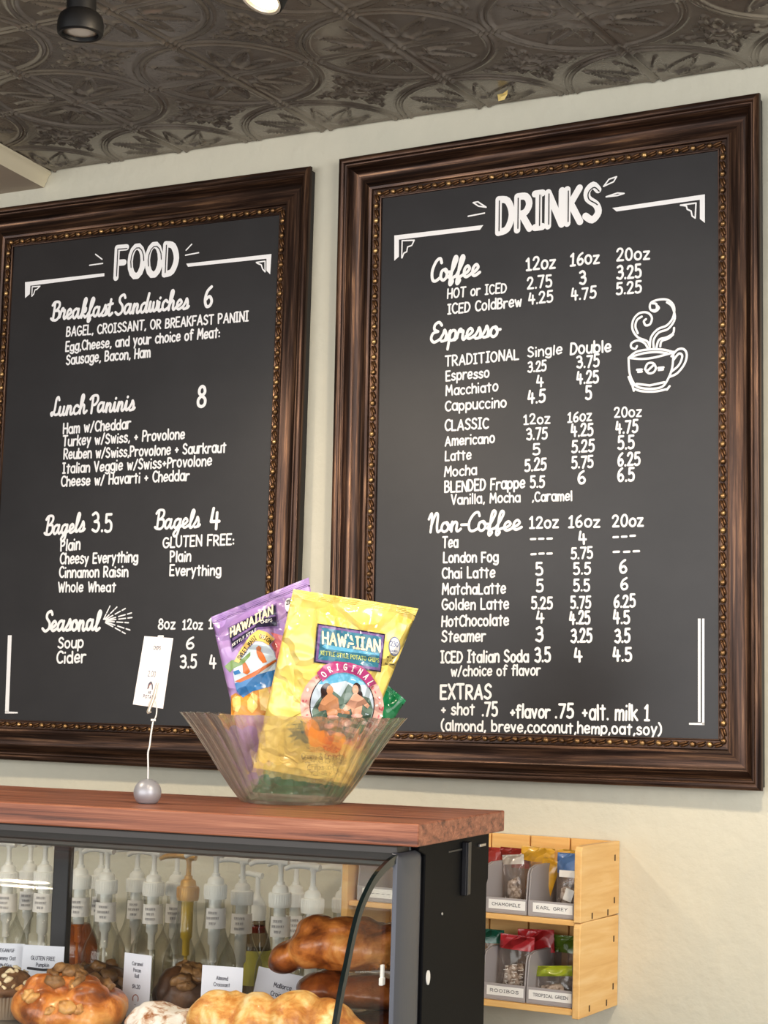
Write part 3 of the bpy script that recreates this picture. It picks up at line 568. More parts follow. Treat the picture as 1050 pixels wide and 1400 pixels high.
o = bpy.data.objects.new('ceiling', me); COL.objects.link(o); structure(o)
# slab above the tin
mb = MB(); mb.box(-3.2, 3.6, -6.0, -0.002, CEIL+0.012, CEIL+0.2); structure(mb.build('trim_2', m_floor))

# soffit edge with a coved nosing at upper left
m_trim = mat('soffit_paint', (228, 218, 190), 0.6)
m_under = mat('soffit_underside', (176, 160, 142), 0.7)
mb = MB()
x1 = -0.6335
prof = [(x1, CEIL+0.001), (x1, CEIL-0.004), (x1-0.005, CEIL-0.007), (x1-0.0075, CEIL-0.012), (x1-0.010, CEIL-0.018), (x1-0.014, CEIL-0.024), (x1-0.016, CEIL-0.0285), (x1-0.9, CEIL-0.0285), (x1-0.9, CEIL+0.001)]
dx = 0.17     # runs very slightly askew to the wall
vs = [(x, -0.001, z) for x, z in prof]+[(x+dx*1.2, -1.2, z) for x, z in prof]
n = len(prof)
mb.add(vs, [(i, (i+1) % n, (i+1) % n+n, i+n) for i in range(n)]+[tuple(range(n)), tuple(range(2*n-1, n-1, -1))])
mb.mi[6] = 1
structure(mb.build('trim_1', [m_trim, m_under], smooth='auto'))

# ------------------------------------------------------------------ framed chalk boards
m_frame = mat('bronzed_wood', (72, 46, 34), 0.36, metal=0.72, spec=0.6)
nz, mp, cr = noise_color(m_frame, [(0.32, (34, 24, 20)), (0.46, (56, 39, 31)), (0.57, (86, 62, 48)), (0.70, (142, 106, 78))], (5, 140, 1), 7, coord='UV', rough=0.65, distortion=0.4)
nzr = nd(m_frame, 'ShaderNodeMapRange'); nzr.inputs['To Min'].default_value = 0.22; nzr.inputs['To Max'].default_value = 0.44
lk(m_frame, nz.outputs['Fac'], nzr.inputs['Value']); lk(m_frame, nzr.outputs[0], bsdf(m_frame).inputs['Roughness'])
m_side = mat('frame_side_black', (30, 27, 27), 0.5)
m_strip = mat('beading_groove', (58, 41, 28), 0.45, metal=0.4)
m_gold = mat('rubbed_gold', (150, 108, 62), 0.34, metal=0.75)
noise_color(m_gold, [(0.36, (84, 60, 40)), (0.5, (150, 114, 74)), (0.64, (208, 170, 114))], (60, 60, 60), 4)
m_board = mat('chalkboard', (36, 34, 35), 0.40, spec=0.55)
nz, mp, cr = noise_color(m_board, [(0.35, (32, 30, 31)), (0.65, (39, 37, 38))], (6, 6, 9), 7)
bump(m_board, (220, 220, 220), 0.06, 0.001, 3)
m_chalk = mat('chalk_white', (246, 244, 243), 0.75, spec=0.2)
m_chalk_soft = mat('chalk_grey', (205, 203, 203), 0.8, spec=0.2)
m_smear = mat('chalk_smear', (74, 72, 72), 0.7, spec=0.3)

FRAME_PROFILE = [(0.0045, 0.0), (0.0040, 0.0200), (0.0000, 0.0208), (0.0000, 0.0270), (0.0006, 0.0290), (0.0025, 0.0308), (0.0055, 0.0315), (0.0085, 0.0308), (0.0108, 0.0288), (0.0116, 0.0262),
                 (0.0136, 0.0256), (0.0150, 0.0262), (0.0165, 0.0252), (0.0178, 0.0210), (0.0200, 0.0160), (0.0235, 0.0118), (0.0285, 0.0090), (0.0350, 0.0084),
                 (0.0420, 0.0096), (0.0480, 0.0120), (0.0525, 0.0134), (0.0562, 0.0118), (0.0575, 0.0092), (0.0580, 0.0080), (0.0700, 0.0066), (0.0712, 0.0076), (0.0726, 0.0072), (0.0730, 0.0030)]
def frame_mesh(W, H, parent):
    mb = MB(); uv = []; n = len(FRAME_PROFILE); L = [0.0]
    for i in range(1, n): L.append(L[-1]+math.hypot(FRAME_PROFILE[i][0]-FRAME_PROFILE[i-1][0], FRAME_PROFILE[i][1]-FRAME_PROFILE[i-1][1]))
    for k in range(4):
        ca = [(-1, -1), (1, -1), (1, 1), (-1, 1)][k]; cb = [(1, -1), (1, 1), (-1, 1), (-1, -1)][k]
        ln = W if k % 2 == 0 else H
        vs = []
        for s, t in FRAME_PROFILE:
            for c in (ca, cb): vs.append((c[0]*(W/2-s), -t, c[1]*(H/2-s)))
        fs = [(2*i, 2*i+1, 2*i+3, 2*i+2) for i in range(n-1)]
        base = len(mb.f); mb.add(vs, fs)
        for i in range(n-1):
            mb.mi[base+i] = 1 if i < 2 else 0
            o = k*3.7; e0, e1 = FRAME_PROFILE[i][0], FRAME_PROFILE[i+1][0]
            uv += [(o+e0, L[i]+k), (o+ln-e0, L[i]+k), (o+ln-e1, L[i+1]+k), (o+e1, L[i+1]+k)]
    o = mb.build('frame', [m_frame, m_side, m_strip], parent, smooth=False, recalc=False)
    ul = o.data.uv_layers.new(name='UVMap')
    ul.data.foreach_set('uv', [c for p in uv for c in p])
    o.data.polygons.foreach_set('use_smooth', [True]*len(o.data.polygons)); 
    bm = bmesh.new(); bm.from_mesh(o.data); bmesh.ops.remove_doubles(bm, verts=bm.verts, dist=1e-6); bmesh.ops.recalc_face_normals(bm, faces=bm.faces); bm.to_mesh(o.data); bm.free()
    o.data.set_sharp_from_angle(angle=math.radians(35))
    return o
def beading_mesh(W, H, parent):
    mb = MB(); s = 0.0645
    for k in range(4):
        horiz = k % 2 == 0; ln = (W if horiz else H)-2*s; n = int(round(ln/0.0262)); sg = [-1, 1, 1, -1][k]
        for i in range(n):
            a = -ln/2+(i+0.5)*ln/n
            if horiz: M = T(a, -0.0088, sg*(H/2-s)) @ RY(-0.0)
            else: M = T(sg*(W/2-s), -0.0088, a) @ RY(-PI/2)
            # a round bead followed by a slanting scroll leaf
            mb.ellipsoid(M @ T(-0.0078, -0.001, 0) @ RY(0.5) @ SC(0.0050, 0.0036, 0.0042), 8, 6, 0)
            mb.ellipsoid(M @ T(0.0040, 0, 0.0012) @ RY(-0.30) @ SC(0.0088, 0.0026, 0.0022), 8, 6, 1)
            mb.ellipsoid(M @ T(0.0062, 0, -0.0022) @ RY(-0.30) @ SC(0.0068, 0.0022, 0.0018), 8, 6, 1)
    m2 = bpy.data.materials.get('beading_leaf') or mat('beading_leaf', (96, 66, 40), 0.38, metal=0.6)
    return mb.build('beading', [m_gold, m2], parent, smooth=True)
PANEL_Y = -0.0034
def board_put(p, l=0.0, lift=0.0004): return (p[0], PANEL_Y-lift-l, p[1])
def menu_board(loc, rot, W, H, label, rows, polys, strokes, extra, title_style):
    M = Matrix.Rotation(rot[1], 4, 'Z') @ Matrix.Rotation(rot[0], 4, 'X') @ Matrix.Rotation(rot[2], 4, 'Y')
    t = thing('menu_board', label, 'menu board'); t.matrix_world = Matrix.Translation(loc) @ M
    frame_mesh(W, H, t); beading_mesh(W, H, t)
    mb = MB(); mb.box(-W/2+0.068, W/2-0.068, PANEL_Y, -0.0005, -H/2+0.068, H/2-0.068); mb.build('chalkboard_panel', m_board, t)
    rnd = random.Random(3)
    secs = []
    for r in rows:
        if r[0] not in secs: secs.append(r[0])
    for s in secs:
        mb = MB(); dk = MB(); pm = MB()
        for sec, text, st, x0, z0, x1, z1, h in rows:
            if sec != s: continue
            if st == 'T':
                write_line(mb, text, x0, z0, x1, z1, h, 'P', board_put, 0.21, rnd, 0.01)
                # dark inline groove down the left stems of the block capitals
                gl, Wd = layout(text, 'P'); ln = math.hypot(x1-x0, z1-z0); k = (ln-0.2*h)/Wd
                for ch, sts in gl:
                    for pts in sts[:1]:
                        q = [(x0+0.1*h+(px*k)+0.035*h, z0+(z1-z0)*(px*k)/ln+0.045*h+py*h*0.9) for px, py in pts]
                        m = max(2, int(len(q)*0.6)) if len(q) > 3 else len(q)
                        ribbon(dk, q[:m], 0.035*h, lambda p, l: board_put(p, l, 0.0011))
            else:
                wt = 0.150 if st == 'C' else 0.19 if h < 0.023 else 0.155
                num = text[0].isdigit() or text in ('---', '.75')
                write_line(pm if num else mb, text, x0, z0, x1, z1, h*(0.95 if st == 'P' else 1.0), st, board_put, wt, rnd, 0.05)
        mb.build('chalk_lettering', m_chalk, t, recalc=False)['label'] = 'white hand lettering of the '+s+' section'
        if pm.v: pm.build('price_lettering', m_chalk, t, recalc=False)['label'] = 'white hand lettered prices of the '+s+' section'
        if dk.v: dk.build('heading_inline', m_board, t, recalc=False)
    for p in polys:
        mb = MB(); fill_poly(mb, p, lambda q, l: board_put(q, l, 0.0003)); mb.build('chalk_border', m_chalk, t, recalc=False)
    mb = MB()
    for p in strokes: ribbon(mb, spl(p, 3) if len(p) > 9 else p, 0.0024, lambda q, l: board_put(q, l, 0.0006))
    mb.build('chalk_flourish', m_chalk, t, recalc=False)
    if extra:
        mb = MB()
        for p in extra: ribbon(mb, spl(p, 5) if len(p) > 3 else p, 0.0036, lambda q, l: board_put(q, l, 0.0006))
        mb.build('coffee_cup_drawing', m_chalk, t, recalc=False)['label'] = 'chalk drawing of a steaming coffee cup with a bean on it'
    return t
def board_origin(cx, cy, cz, rot, T0=0.0315):
    M = Matrix.Rotation(rot[1], 3, 'Z') @ Matrix.Rotation(rot[0], 3, 'X') @ Matrix.Rotation(rot[2], 3, 'Y')
    return Vector((cx, cy, cz))+M @ Vector((0, T0, 0))
rotF = (-0.0074062, 0.0130628, -0.0012212)
menu_board(board_origin(-0.4097, -0.0363, 1.9447, rotF), rotF, 0.742, 1.040, 'dark bronze framed chalkboard menu headed FOOD, hung on the left',
           FOOD_TEXT, FOOD_POLYS, FOOD_STROKES, None, 'T')
rotD = (0.0017687, -0.0166848, -0.0102315)
menu_board(board_origin(0.3972, -0.038, 1.9526, rotD), rotD, 0.7419, 1.0403, 'dark bronze framed chalkboard menu headed DRINKS with a coffee cup drawing',
           DRINK_TEXT, DRINK_POLYS, DRINK_STROKES, CUP_STROKES, 'T')

# scrap of yellow paint hanging at the ceiling edge
m_chip = mat('yellow_paint', (232, 205, 130), 0.6)
mb = MB()
mb.add([(x+0.217, y-0.032, CEIL+z) for x, y, z in ((0.118, -0.03, -0.004), (0.128, -0.034, -0.010), (0.136, -0.03, -0.006), (0.139, -0.036, -0.001), (0.126, -0.026, -0.002), (0.121, -0.032, -0.016), (0.130, -0.029, -0.014))],
       [(0, 1, 4), (1, 2, 4), (2, 3, 4), (0, 5, 1), (1, 5, 6), (1, 6, 2), (5, 0, 6)])
tag(mb.build('paint_flake', m_chip), 'small curled flake of pale yellow paint stuck at the edge of the tin ceiling', 'paint flake')

# ------------------------------------------------------------------ counter top and pastry case (own axes, turned 8.5 degrees from the wall)
KYAW = 0.14776
K0 = Vector((0.57387, -0.71499, 1.4078))
MK = Matrix.Translation(K0) @ RZ(KYAW)
def kw(x, y, z): return MK @ Vector((x, y, z))

m_oak = mat('red_oak', (150, 88, 66), 0.42, spec=0.45)
nz, mp, cr = noise_color(m_oak, [(0.36, (78, 44, 32)), (0.45, (130, 76, 54)), (0.55, (154, 95, 69)), (0.66, (180, 122, 94))], (2.2, 60, 120), 9, rough=0.7, distortion=0.5)
bump(m_oak, source=nz.outputs['Fac'], strength=0.25, dist=0.0015)
mb = MB(); mb.box(-1.05, 0, 0, 0.3457, -0.0274, 0)
o = mb.build('counter_top', m_oak, bevel=0.0018); o.matrix_world = MK
tag(o, 'reddish brown oak board forming the top of the pastry case', 'counter top')

m_black = mat('case_black', (7, 7, 10), 0.6, spec=0.12)
bump(m_black, (300, 300, 300), 0.08, 0.001, 2)
m_dark = mat('case_dark_metal', (66, 62, 59), 0.45, metal=0.2)
m_greybar = mat('case_grey_bar', (112, 116, 112), 0.4, metal=0.4)
m_alu = mat('brushed_grey_metal', (88, 90, 98), 0.42, metal=0.55)
bump(m_alu, (900, 900, 40), 0.12, 0.001, 2)
m_white = mat('white_plastic', (240, 238, 234), 0.4)
m_glass = clear('case_glass', (255, 255, 254), (248, 251, 250), 0.4, 0.01, 1.33)
m_glass_edge = mat('glass_edge', (14, 24, 25), 0.15, spec=0.4)
m_rear = clear('rear_door_glass', (249, 249, 248), (243, 245, 243), 0.4, 0.01, 1.33)  # slight grey tint stands in for shade on the wall behind
m_steel = mat('steel', (196, 194, 190), 0.3, metal=0.9)
case = thing('display_case', 'black pastry display case with a curved glass front under the wooden top', 'display case')
case.matrix_world = MK
ZB = -0.287        # glass shelf the pastries stand on
mb = MB(); mb.box(-1.04, -0.03, 0.012, 0.055, -0.047, -0.0280); mb.build('top_rail', m_dark, case, bevel=0.002)
mb = MB(); mb.box(-1.04, -0.03, 0.058, 0.094, -0.058, -0.0280); mb.build('inner_rail', m_greybar, case, bevel=0.003)
# bull-nosed grey corner post
mb = MB(); pr = []
for k in range(13):
    a = PI*k/12; pr.append((-0.030+0.0185*math.sin(a)*0.75, 0.0435-0.0425*math.cos(a)))
pr = [(-0.031, 0.001)]+[(-0.030+0.010*math.sin(PI*k/12)**0.7, 0.0435-0.0425*math.cos(PI*k/12)) for k in range(13)]+[(-0.031, 0.086)]
n = len(pr); vs = []
for z, f in ((-0.46, 0.0), (-0.046, 0.0), (-0.040, 0.3), (-0.036, 1.0)):
    for x, y in pr: vs.append((x-0.004*f, y+(0.0435-y)*0.10*f, z))
fs = []
for j in range(3): fs += [(j*n+i, j*n+(i+1) % n, (j+1)*n+(i+1) % n, (j+1)*n+i) for i in range(n)]
fs += [tuple(range(n-1, -1, -1)), tuple(range(3*n, 4*n))]
mb.add(vs, fs); mb.build('corner_post', m_alu, case, smooth='auto')
# black end panel with a notch at the upper rear
mb = MB()
out = [(0.084, -0.46), (0.084, -0.043), (0.060, -0.036), (0.060, -0.0283), (0.342, -0.0283), (0.342, -0.092), (0.336, -0.098), (0.336, -0.46)]
n = len(out)
mb.add([(-0.020, y, z) for y, z in out]+[(-0.036, y, z) for y, z in out], [tuple(range(n)), tuple(range(2*n-1, n-1, -1))]+[(i, (i+1) % n, (i+1) % n+n, i+n) for i in range(n)])
mb.build('end_panel', m_black, case, bevel=0.0015)
mb = MB(); mb.box(-0.020, -0.0135, 0.226, 0.246, -0.104, -0.036); mb.box(-0.0135, -0.012, 0.228, 0.233, -0.104, -0.036); mb.build('hinge_bracket', mat('bracket_black', (40, 40, 44), 0.35, metal=0.4), case, bevel=0.001)
mb = MB(); mb.box(-0.020, -0.019, 0.17, 0.224, -0.046, -0.044); mb.build('bracket_arm', m_dark, case)
mb = MB(); mb.box(-0.020, -0.0165, 0.292, 0.318, -0.0465, -0.0425); mb.build('catch_strip', m_steel, case, bevel=0.0008)
mb = MB(); mb.lathe([(0.0001, 0), (0.0088, 0), (0.0088, 0.0012), (0.0001, 0.0014)], 20, T(-0.0200, 0.1035, -0.192) @ RY(PI/2) @ SC(1.0, 0.72, 1)); mb.build('oval_sticker', m_white, case)
mb = MB(); mb.lathe([(0.0001, 0), (0.002, 0), (0.0018, 0.001)], 10, T(-0.0200, 0.152, -0.12) @ RY(PI/2)); mb.build('screw', m_steel, case)
# curved front pane with a dark polished edge
edge = [(0.0180, -0.0360), (-0.005, -0.0395), (-0.028, -0.0445), (-0.0624, -0.0561), (-0.0897, -0.0725), (-0.1105, -0.0904), (-0.1290, -0.1168), (-0.1443, -0.1466), (-0.1576, -0.1717), (-0.1714, -0.2048), (-0.185, -0.245), (-0.195, -0.29), (-0.198, -0.33)]
edge = spl(edge, 4); TH = 0.0095
def off(i, d):
    a = Vector(edge[max(i-1, 0)]); b = Vector(edge[min(i+1, len(edge)-1)]); t = (b-a).normalized(); return (edge[i][0]+t.y*-d*-1, edge[i][1]+t.x*-d)
inner = [off(i, -TH) for i in range(len(edge))]
mb = MB(); n = len(edge)
for P, s in ((edge, 0), (inner, 1)):
    vs = [(-0.0325, y, z) for y, z in P]+[(-1.03, y, z) for y, z in P]
    mb.add(vs, [(i, i+1, i+1+n, i+n) for i in range(n-1)])
mb.build('curved_glass', m_glass, case, smooth=True)
mb = MB(); vs = [(-0.0275, y, z) for y, z in edge]+[(-0.0275, y, z) for y, z in inner]+[(-0.0325, y, z) for y, z in edge]+[(-0.0325, y, z) for y, z in inner]
fs = []
for i in range(n-1): fs += [(i, i+1, i+1+n, i+n), (i+2*n, i+3*n, i+1+3*n, i+1+2*n), (i, i+2*n, i+1+2*n, i+1), (i+n, i+1+n, i+1+3*n, i+3*n)]
mb.add(vs, fs); mb.build('glass_edge', m_glass_edge, case)
# end glass between the curved edge and the post
mb = MB(); side = [(y, z) for y, z in inner if z < -0.037]; vs = [(-0.0345, y+0.002, z) for y, z in side]+[(-0.0345, 0.05, z) for y, z in side]; m_ = len(side)
mb.add(vs, [(i, i+1, i+1+m_, i+m_) for i in range(m_-1)])
mb.build('end_glass', m_glass, case)
mb = MB(); mb.box(-0.0395, -0.0355, 0.012, 0.020, -0.190, -0.166, RX(0.25)); 
o = MB(); o.box(-0.002, 0.002, -0.003, 0.003, -0.004, 0.012); o.box(-0.0025, 0.0025, -0.005, 0.005, -0.012, -0.003); o.build('glass_clip', m_white, case, bevel=0.001, loc=(-0.042, 0.004, -0.178))
# rear frame, mullion and sliding doors
mb = MB(); mb.box(-1.04, -0.038, 0.322, 0.340, -0.052, -0.0285); mb.build('rear_rail', m_dark, case)
mb = MB(); mb.box(-0.6815, -0.6555, 0.322, 0.338, ZB, -0.052); mb.build('rear_mullion', mat('mullion_black', (44, 42, 44), 0.45), case, bevel=0.002)
for x0, x1, y in ((-1.03, -0.672, 0.332), (-0.668, -0.040, 0.326)):
    mb = MB(); mb.box(x0, x1, y, y+0.004, ZB, -0.052); mb.build('rear_door', m_rear, case)
m_shelf = mat('case_shelf', (120, 116, 110), 0.35, metal=0.3)
mb = MB(); mb.box(-1.04, -0.038, -0.17, 0.338, ZB-0.008, ZB-0.0005); mb.build('shelf', m_shelf, case)
mb = MB(); mb.box(-1.04, -0.020, -0.19, 0.338, -0.49, -0.33); mb.build('base', m_black, case)
# the cabinet that carries the case (below the picture)
mb = MB(); mb.box(-1.04, -0.0, -0.20, 0.338, -1.4076, -0.4905)
o = mb.build('service_counter', mat('counter_paint', (70, 62, 56), 0.5)); o.matrix_world = MK
tag(o, 'dark painted counter cabinet carrying the pastry case', 'counter')

# ------------------------------------------------------------------ pastries
def pastry_mat(name, stops, scale=16, rough=0.32, coat=0.3, bstr=0.35, bscale=140):
    m = mat(name, (180, 110, 50), rough, coat=coat)
    noise_color(m, stops, (scale, scale, scale), 5, rough=0.62, distortion=0.6)
    bump(m, (bscale, bscale, bscale), bstr, 0.003, 5)
    return m
m_glaze = pastry_mat('golden_brown_crust', [(0.32, (96, 46, 18)), (0.44, (160, 86, 32)), (0.54, (206, 126, 54)), (0.66, (230, 164, 88))], 24, 0.34, 0.2)
m_roast = pastry_mat('deep_brown_crust', [(0.26, (66, 30, 14)), (0.45, (118, 58, 24)), (0.6, (160, 88, 38)), (0.78, (192, 120, 58))], 18)
m_choc = pastry_mat('dark_cinnamon_crust', [(0.28, (50, 30, 18)), (0.48, (84, 54, 32)), (0.64, (118, 80, 48)), (0.8, (150, 108, 70))], 26, 0.45, 0.1)
m_cros = pastry_mat('croissant_crust', [(0.34, (172, 98, 40)), (0.45, (210, 144, 70)), (0.53, (230, 184, 110)), (0.64, (242, 218, 164))], 26, 0.42, 0.1, 0.7, 90)
m_sugar = pastry_mat('sugar_dusted_crust', [(0.36, (150, 92, 52)), (0.44, (206, 180, 160)), (0.52, (238, 234, 230)), (0.8, (250, 248, 246))], 60, 0.7, 0.0)
m_muff = pastry_mat('bran_muffin_crumb', [(0.3, (78, 50, 30)), (0.55, (116, 80, 50)), (0.78, (150, 112, 74))], 50, 0.6, 0.0, 0.6, 120)
m_nut = pastry_mat('nut', [(0.3, (170, 112, 56)), (0.55, (214, 160, 92)), (0.8, (236, 196, 134))], 60, 0.4, 0.1)
m_walnut = pastry_mat('walnut', [(0.3, (84, 56, 30)), (0.55, (136, 98, 58)), (0.8, (176, 136, 86))], 70, 0.5, 0.1)
m_seed = mat('pale_seed', (232, 214, 176), 0.5)
m_case = mat('muffin_paper', (160, 140, 118), 0.7)

def fused(name, lobes, m, parent=None, voxel=0.0035, smooth=6, amp=0.0, freq=30.0, crease=0.0, seed=0):
    """lobes (centre, radii, euler) fused to one skin, then roughened"""
    mb = MB()
    for c, r, e in lobes:
        mb.ellipsoid(T(*c) @ RZ(e[2]) @ RY(e[1]) @ RX(e[0]) @ SC(*r), 18, 12)
    o = mb.build(name, m, parent)
    rm = o.modifiers.new('fuse', 'REMESH'); rm.mode = 'VOXEL'; rm.voxel_size = voxel
    sm = o.modifiers.new('soften', 'SMOOTH'); sm.iterations = smooth; sm.factor = 0.5
    bpy.context.view_layer.update()
    dg = bpy.context.evaluated_depsgraph_get()
    me = bpy.data.meshes.new_from_object(o.evaluated_get(dg))
    o.modifiers.clear(); o.data = me
    if amp:
        off = Vector((seed*3.1, seed*1.7, seed*2.3))
        for v in me.vertices:
            p = v.co*freq+off
            d = mnoise.noise(p)*amp+mnoise.noise(p*2.7)*amp*0.4-crease*max(0, 0.25-abs(mnoise.noise(p*0.6+Vector((9, 9, 9)))))*4*amp
            v.co += v.normal*d
    me.polygons.foreach_set('use_smooth', [True]*len(me.polygons)); me.update()
    return o
def scatter(parent, name, host, m, spots, size, seed=1):
    """separate nut pieces set on the top of a pastry (spots are x, y, size, tilt in the pastry's own frame)"""
    rnd = random.Random(seed)
    from mathutils.bvhtree import BVHTree
    bm = bmesh.new(); bm.from_mesh(host.data); tree = BVHTree.FromBMesh(bm)
    for (x, y, k) in spots:
        hit = tree.ray_cast(Vector((x, y, 0.5)), Vector((0, 0, -1)))
        if hit[0] is None: continue
        q = Vector((0, 0, 1)).rotation_difference(hit[1]).to_matrix().to_4x4()
        mb = MB(); M = Matrix.Translation(hit[0]+hit[1]*size*0.12*k) @ q @ RZ(rnd.uniform(0, 6.3)) @ SC(size*k, size*k*rnd.uniform(.5, .8), size*k*rnd.uniform(.45, .65))
        mb.ellipsoid(M, 9, 6)
        for i in range(len(mb.v)):
            p = Vector(mb.v[i]); p += Vector((mnoise.noise(p*190), mnoise.noise(p*190+Vector((5, 5, 5))), mnoise.noise(p*190+Vector((9, 1, 5)))))*size*0.38; mb.v[i] = tuple(p)
        mb.build(name, m, parent, smooth=True)
    bm.free()
def pastry(name, label, cat, kx, ky, kz=ZB, rz=0, group=None):
    p = kw(kx, ky, kz); return thing(name, label, cat, p, (0, 0, KYAW+rz), group)

# walnut sticky bun: coiled roll with a raised knot
t = pastry('walnut_sticky_bun', 'shiny golden brown sticky bun topped with walnuts, in front at lower left', 'pastry', -0.489, 0.055)
ring = [((0.050*math.cos(a), 0.046*math.sin(a), 0.026+0.004*math.sin(2*a)), (0.036, 0.027, 0.024), (0, 0, a+PI/2)) for a in [k*PI/5 for k in range(10)]]
h = fused('bun', ring+[((0, 0, 0.028), (0.05, 0.05, 0.026), (0, 0, 0)), ((0.004, 0.006, 0.050), (0.040, 0.036, 0.024), (0, 0.2, 0.4)), ((-0.022, -0.02, 0.050), (0.030, 0.022, 0.021), (0.3, 0.3, 0.6)), ((0.035, -0.02, 0.046), (0.032, 0.028, 0.018), (0, -0.3, -0.3))], m_glaze, t, 0.0032, 5, 0.0022, 34, 1.0, 1)
rnd = random.Random(11)
scatter(t, 'nut_piece', h, m_nut, [(-0.030, -0.052, 1.1), (-0.018, -0.060, 1.0), (0.030, -0.058, 1.1), (0.042, -0.050, 0.8), (0.022, -0.030, 0.9), (0.010, -0.066, 0.7), (-0.055, -0.03, 0.6)], 0.011, 3)
scatter(t, 'walnut_piece', h, m_walnut, [(0.006+rnd.uniform(-.03, .034), -0.004+rnd.uniform(-.03, .026), rnd.uniform(.8, 1.3)) for _ in range(16)], 0.0115, 4)
# nutty roll behind it
t = pastry('walnut_sticky_bun', 'dark walnut covered sticky bun peeking out behind the shiny golden one', 'pastry', -0.530, 0.20)
h = fused('bun', [((0, 0, 0.028), (0.052, 0.05, 0.030), (0, 0, 0)), ((0.01, 0, 0.044), (0.036, 0.034, 0.020), (0, 0, 0))], m_choc, t, 0.004, 5, 0.003, 36, 1.0, 2)
scatter(t, 'walnut_piece', h, m_walnut, [(rnd.uniform(-.045, .045), rnd.uniform(-.045, .03), rnd.uniform(.8, 1.3)) for _ in range(18)], 0.011, 5)
# muffin in pleated paper
t = pastry('oat_muffin', 'brown seeded muffin in a pleated paper cup at the left edge', 'muffin', -0.603, 0.090)
mb = MB(); mb.lathe([(0.028, 0), (0.0285, 0.001), (0.039, 0.036), (0.0395, 0.0365), (0.036, 0.034)], 96, None, 0, lambda r, z, a: (r*(1+0.028*(1 if int(a/(2*PI)*96+.5) % 2 else -1)*(z/0.036)), z)); mb.build('paper_cup', m_case, t)
h = fused('muffin_top', [((0, 0, 0.038), (0.046, 0.045, 0.014), (0, 0, 0)), ((0, 0, 0.044), (0.034, 0.034, 0.020), (0, 0, 0))], m_muff, t, 0.003, 5, 0.003, 45, 0.6, 3)
scatter(t, 'seed', h, m_seed, [(rnd.uniform(-.036, .036), rnd.uniform(-.04, .02), rnd.uniform(.7, 1.2)) for _ in range(20)], 0.0055, 6)
# dark pecan roll
t = pastry('pecan_roll', 'dark brown caramel pecan roll between the two tall price cards', 'pastry', -0.378, 0.165)
h = fused('roll', [((0, 0, 0.036), (0.046, 0.042, 0.036), (0, 0, 0)), ((-0.012, -0.008, 0.056), (0.026, 0.026, 0.018), (0, 0, 0)), ((0.018, 0.004, 0.052), (0.022, 0.022, 0.018), (0, 0, 0))], m_choc, t, 0.0035, 4, 0.0032, 38, 1.2, 5)
scatter(t, 'pecan_piece', h, m_walnut, [(rnd.uniform(-.03, .03), rnd.uniform(-.034, .02), rnd.uniform(.8, 1.4)) for _ in range(12)], 0.012, 8)
# sugar dusted pastry
t = pastry('sugar_dusted_pastry', 'pastry dusted white with powdered sugar at the bottom edge, right of the walnut bun', 'pastry', -0.345, 0.045)
h = fused('pastry', [((0, 0, 0.020), (0.055, 0.045, 0.022), (0, 0, 0)), ((-0.012, 0, 0.032), (0.034, 0.032, 0.014), (0, 0, 0)), ((0.025, 0, 0.028), (0.024, 0.03, 0.014), (0, 0, 0))], m_sugar, t, 0.0035, 4, 0.0025, 44, 0.8, 7)
# almond croissant, two plump lobes
t = pastry('almond_croissant', 'large pale golden almond croissant in front beside the curved glass edge', 'croissant', -0.172, -0.005, rz=0.06)
lob = [((-0.060, 0, 0.038), (0.056, 0.044, 0.040), (0, 0.16, 0.12)), ((-0.026, -0.004, 0.044), (0.030, 0.044, 0.036), (0, 0.3, 0)), ((0.026, 0.0, 0.047), (0.036, 0.048, 0.038), (0, 0.1, 0)), ((0.060, 0.006, 0.040), (0.042, 0.044, 0.036), (0, 0.2, -0.2)), ((0.088, 0.012, 0.030), (0.026, 0.034, 0.028), (0, 0.2, -0.3)), ((-0.098, 0.004, 0.024), (0.022, 0.03, 0.022), (0, -0.2, 0.3))]
h = fused('croissant', lob, m_cros, t, 0.0034, 4, 0.0026, 30, 1.3, 9)
# stack of big rolls at right: the topmost has a drooping horn
def big_roll(label, kx, ky, kz, rz, seed, horn):
    t = pastry('mallorca_roll', label, 'pastry', kx, ky, kz, rz, 'stacked brown rolls beside the corner post')
    L = [((0.026, 0, 0.0235), (0.066, 0.060, 0.0230), (0, 0, 0)), ((-0.020, -0.006, 0.0235), (0.046, 0.050, 0.0215), (0, -0.06, 0)), ((0.062, 0.0, 0.0235), (0.034, 0.050, 0.0205), (0, 0.08, 0))]
    if horn: L = [((0.020, 0, 0.034), (0.070, 0.060, 0.032), (0, 0, 0)), ((0.048, 0.0, 0.036), (0.048, 0.056, 0.030), (0, 0.12, 0)), ((-0.022, -0.010, 0.036), (0.046, 0.050, 0.030), (0, -0.35, 0)), ((-0.058, -0.012, 0.020), (0.034, 0.036, 0.020), (0, -0.45, 0.1)), ((-0.028, -0.016, 0.058), (0.024, 0.030, 0.014), (0, -0.3, 0)), ((0.014, -0.020, 0.058), (0.032, 0.024, 0.013), (0, 0.05, 0.5)), ((0.040, -0.012, 0.060), (0.030, 0.022, 0.012), (0, 0.1, -0.5)), ((0.070, -0.006, 0.050), (0.022, 0.036, 0.018), (0, 0.3, 0))]
    fused('roll', L, m_roast if not horn else bpy.data.materials['rich_brown_crust'], t, 0.0030, 3, 0.0040, 24, 0.7, seed)
pastry_mat('rich_brown_crust', [(0.34, (84, 40, 20)), (0.44, (150, 80, 34)), (0.54, (198, 118, 52)), (0.66, (226, 156, 84))], 22, 0.36, 0.2)
big_roll('big brown glazed roll with a drooping end, topmost of the stack beside the corner post', -0.150, 0.135, -0.2005, 0.1, 12, True)
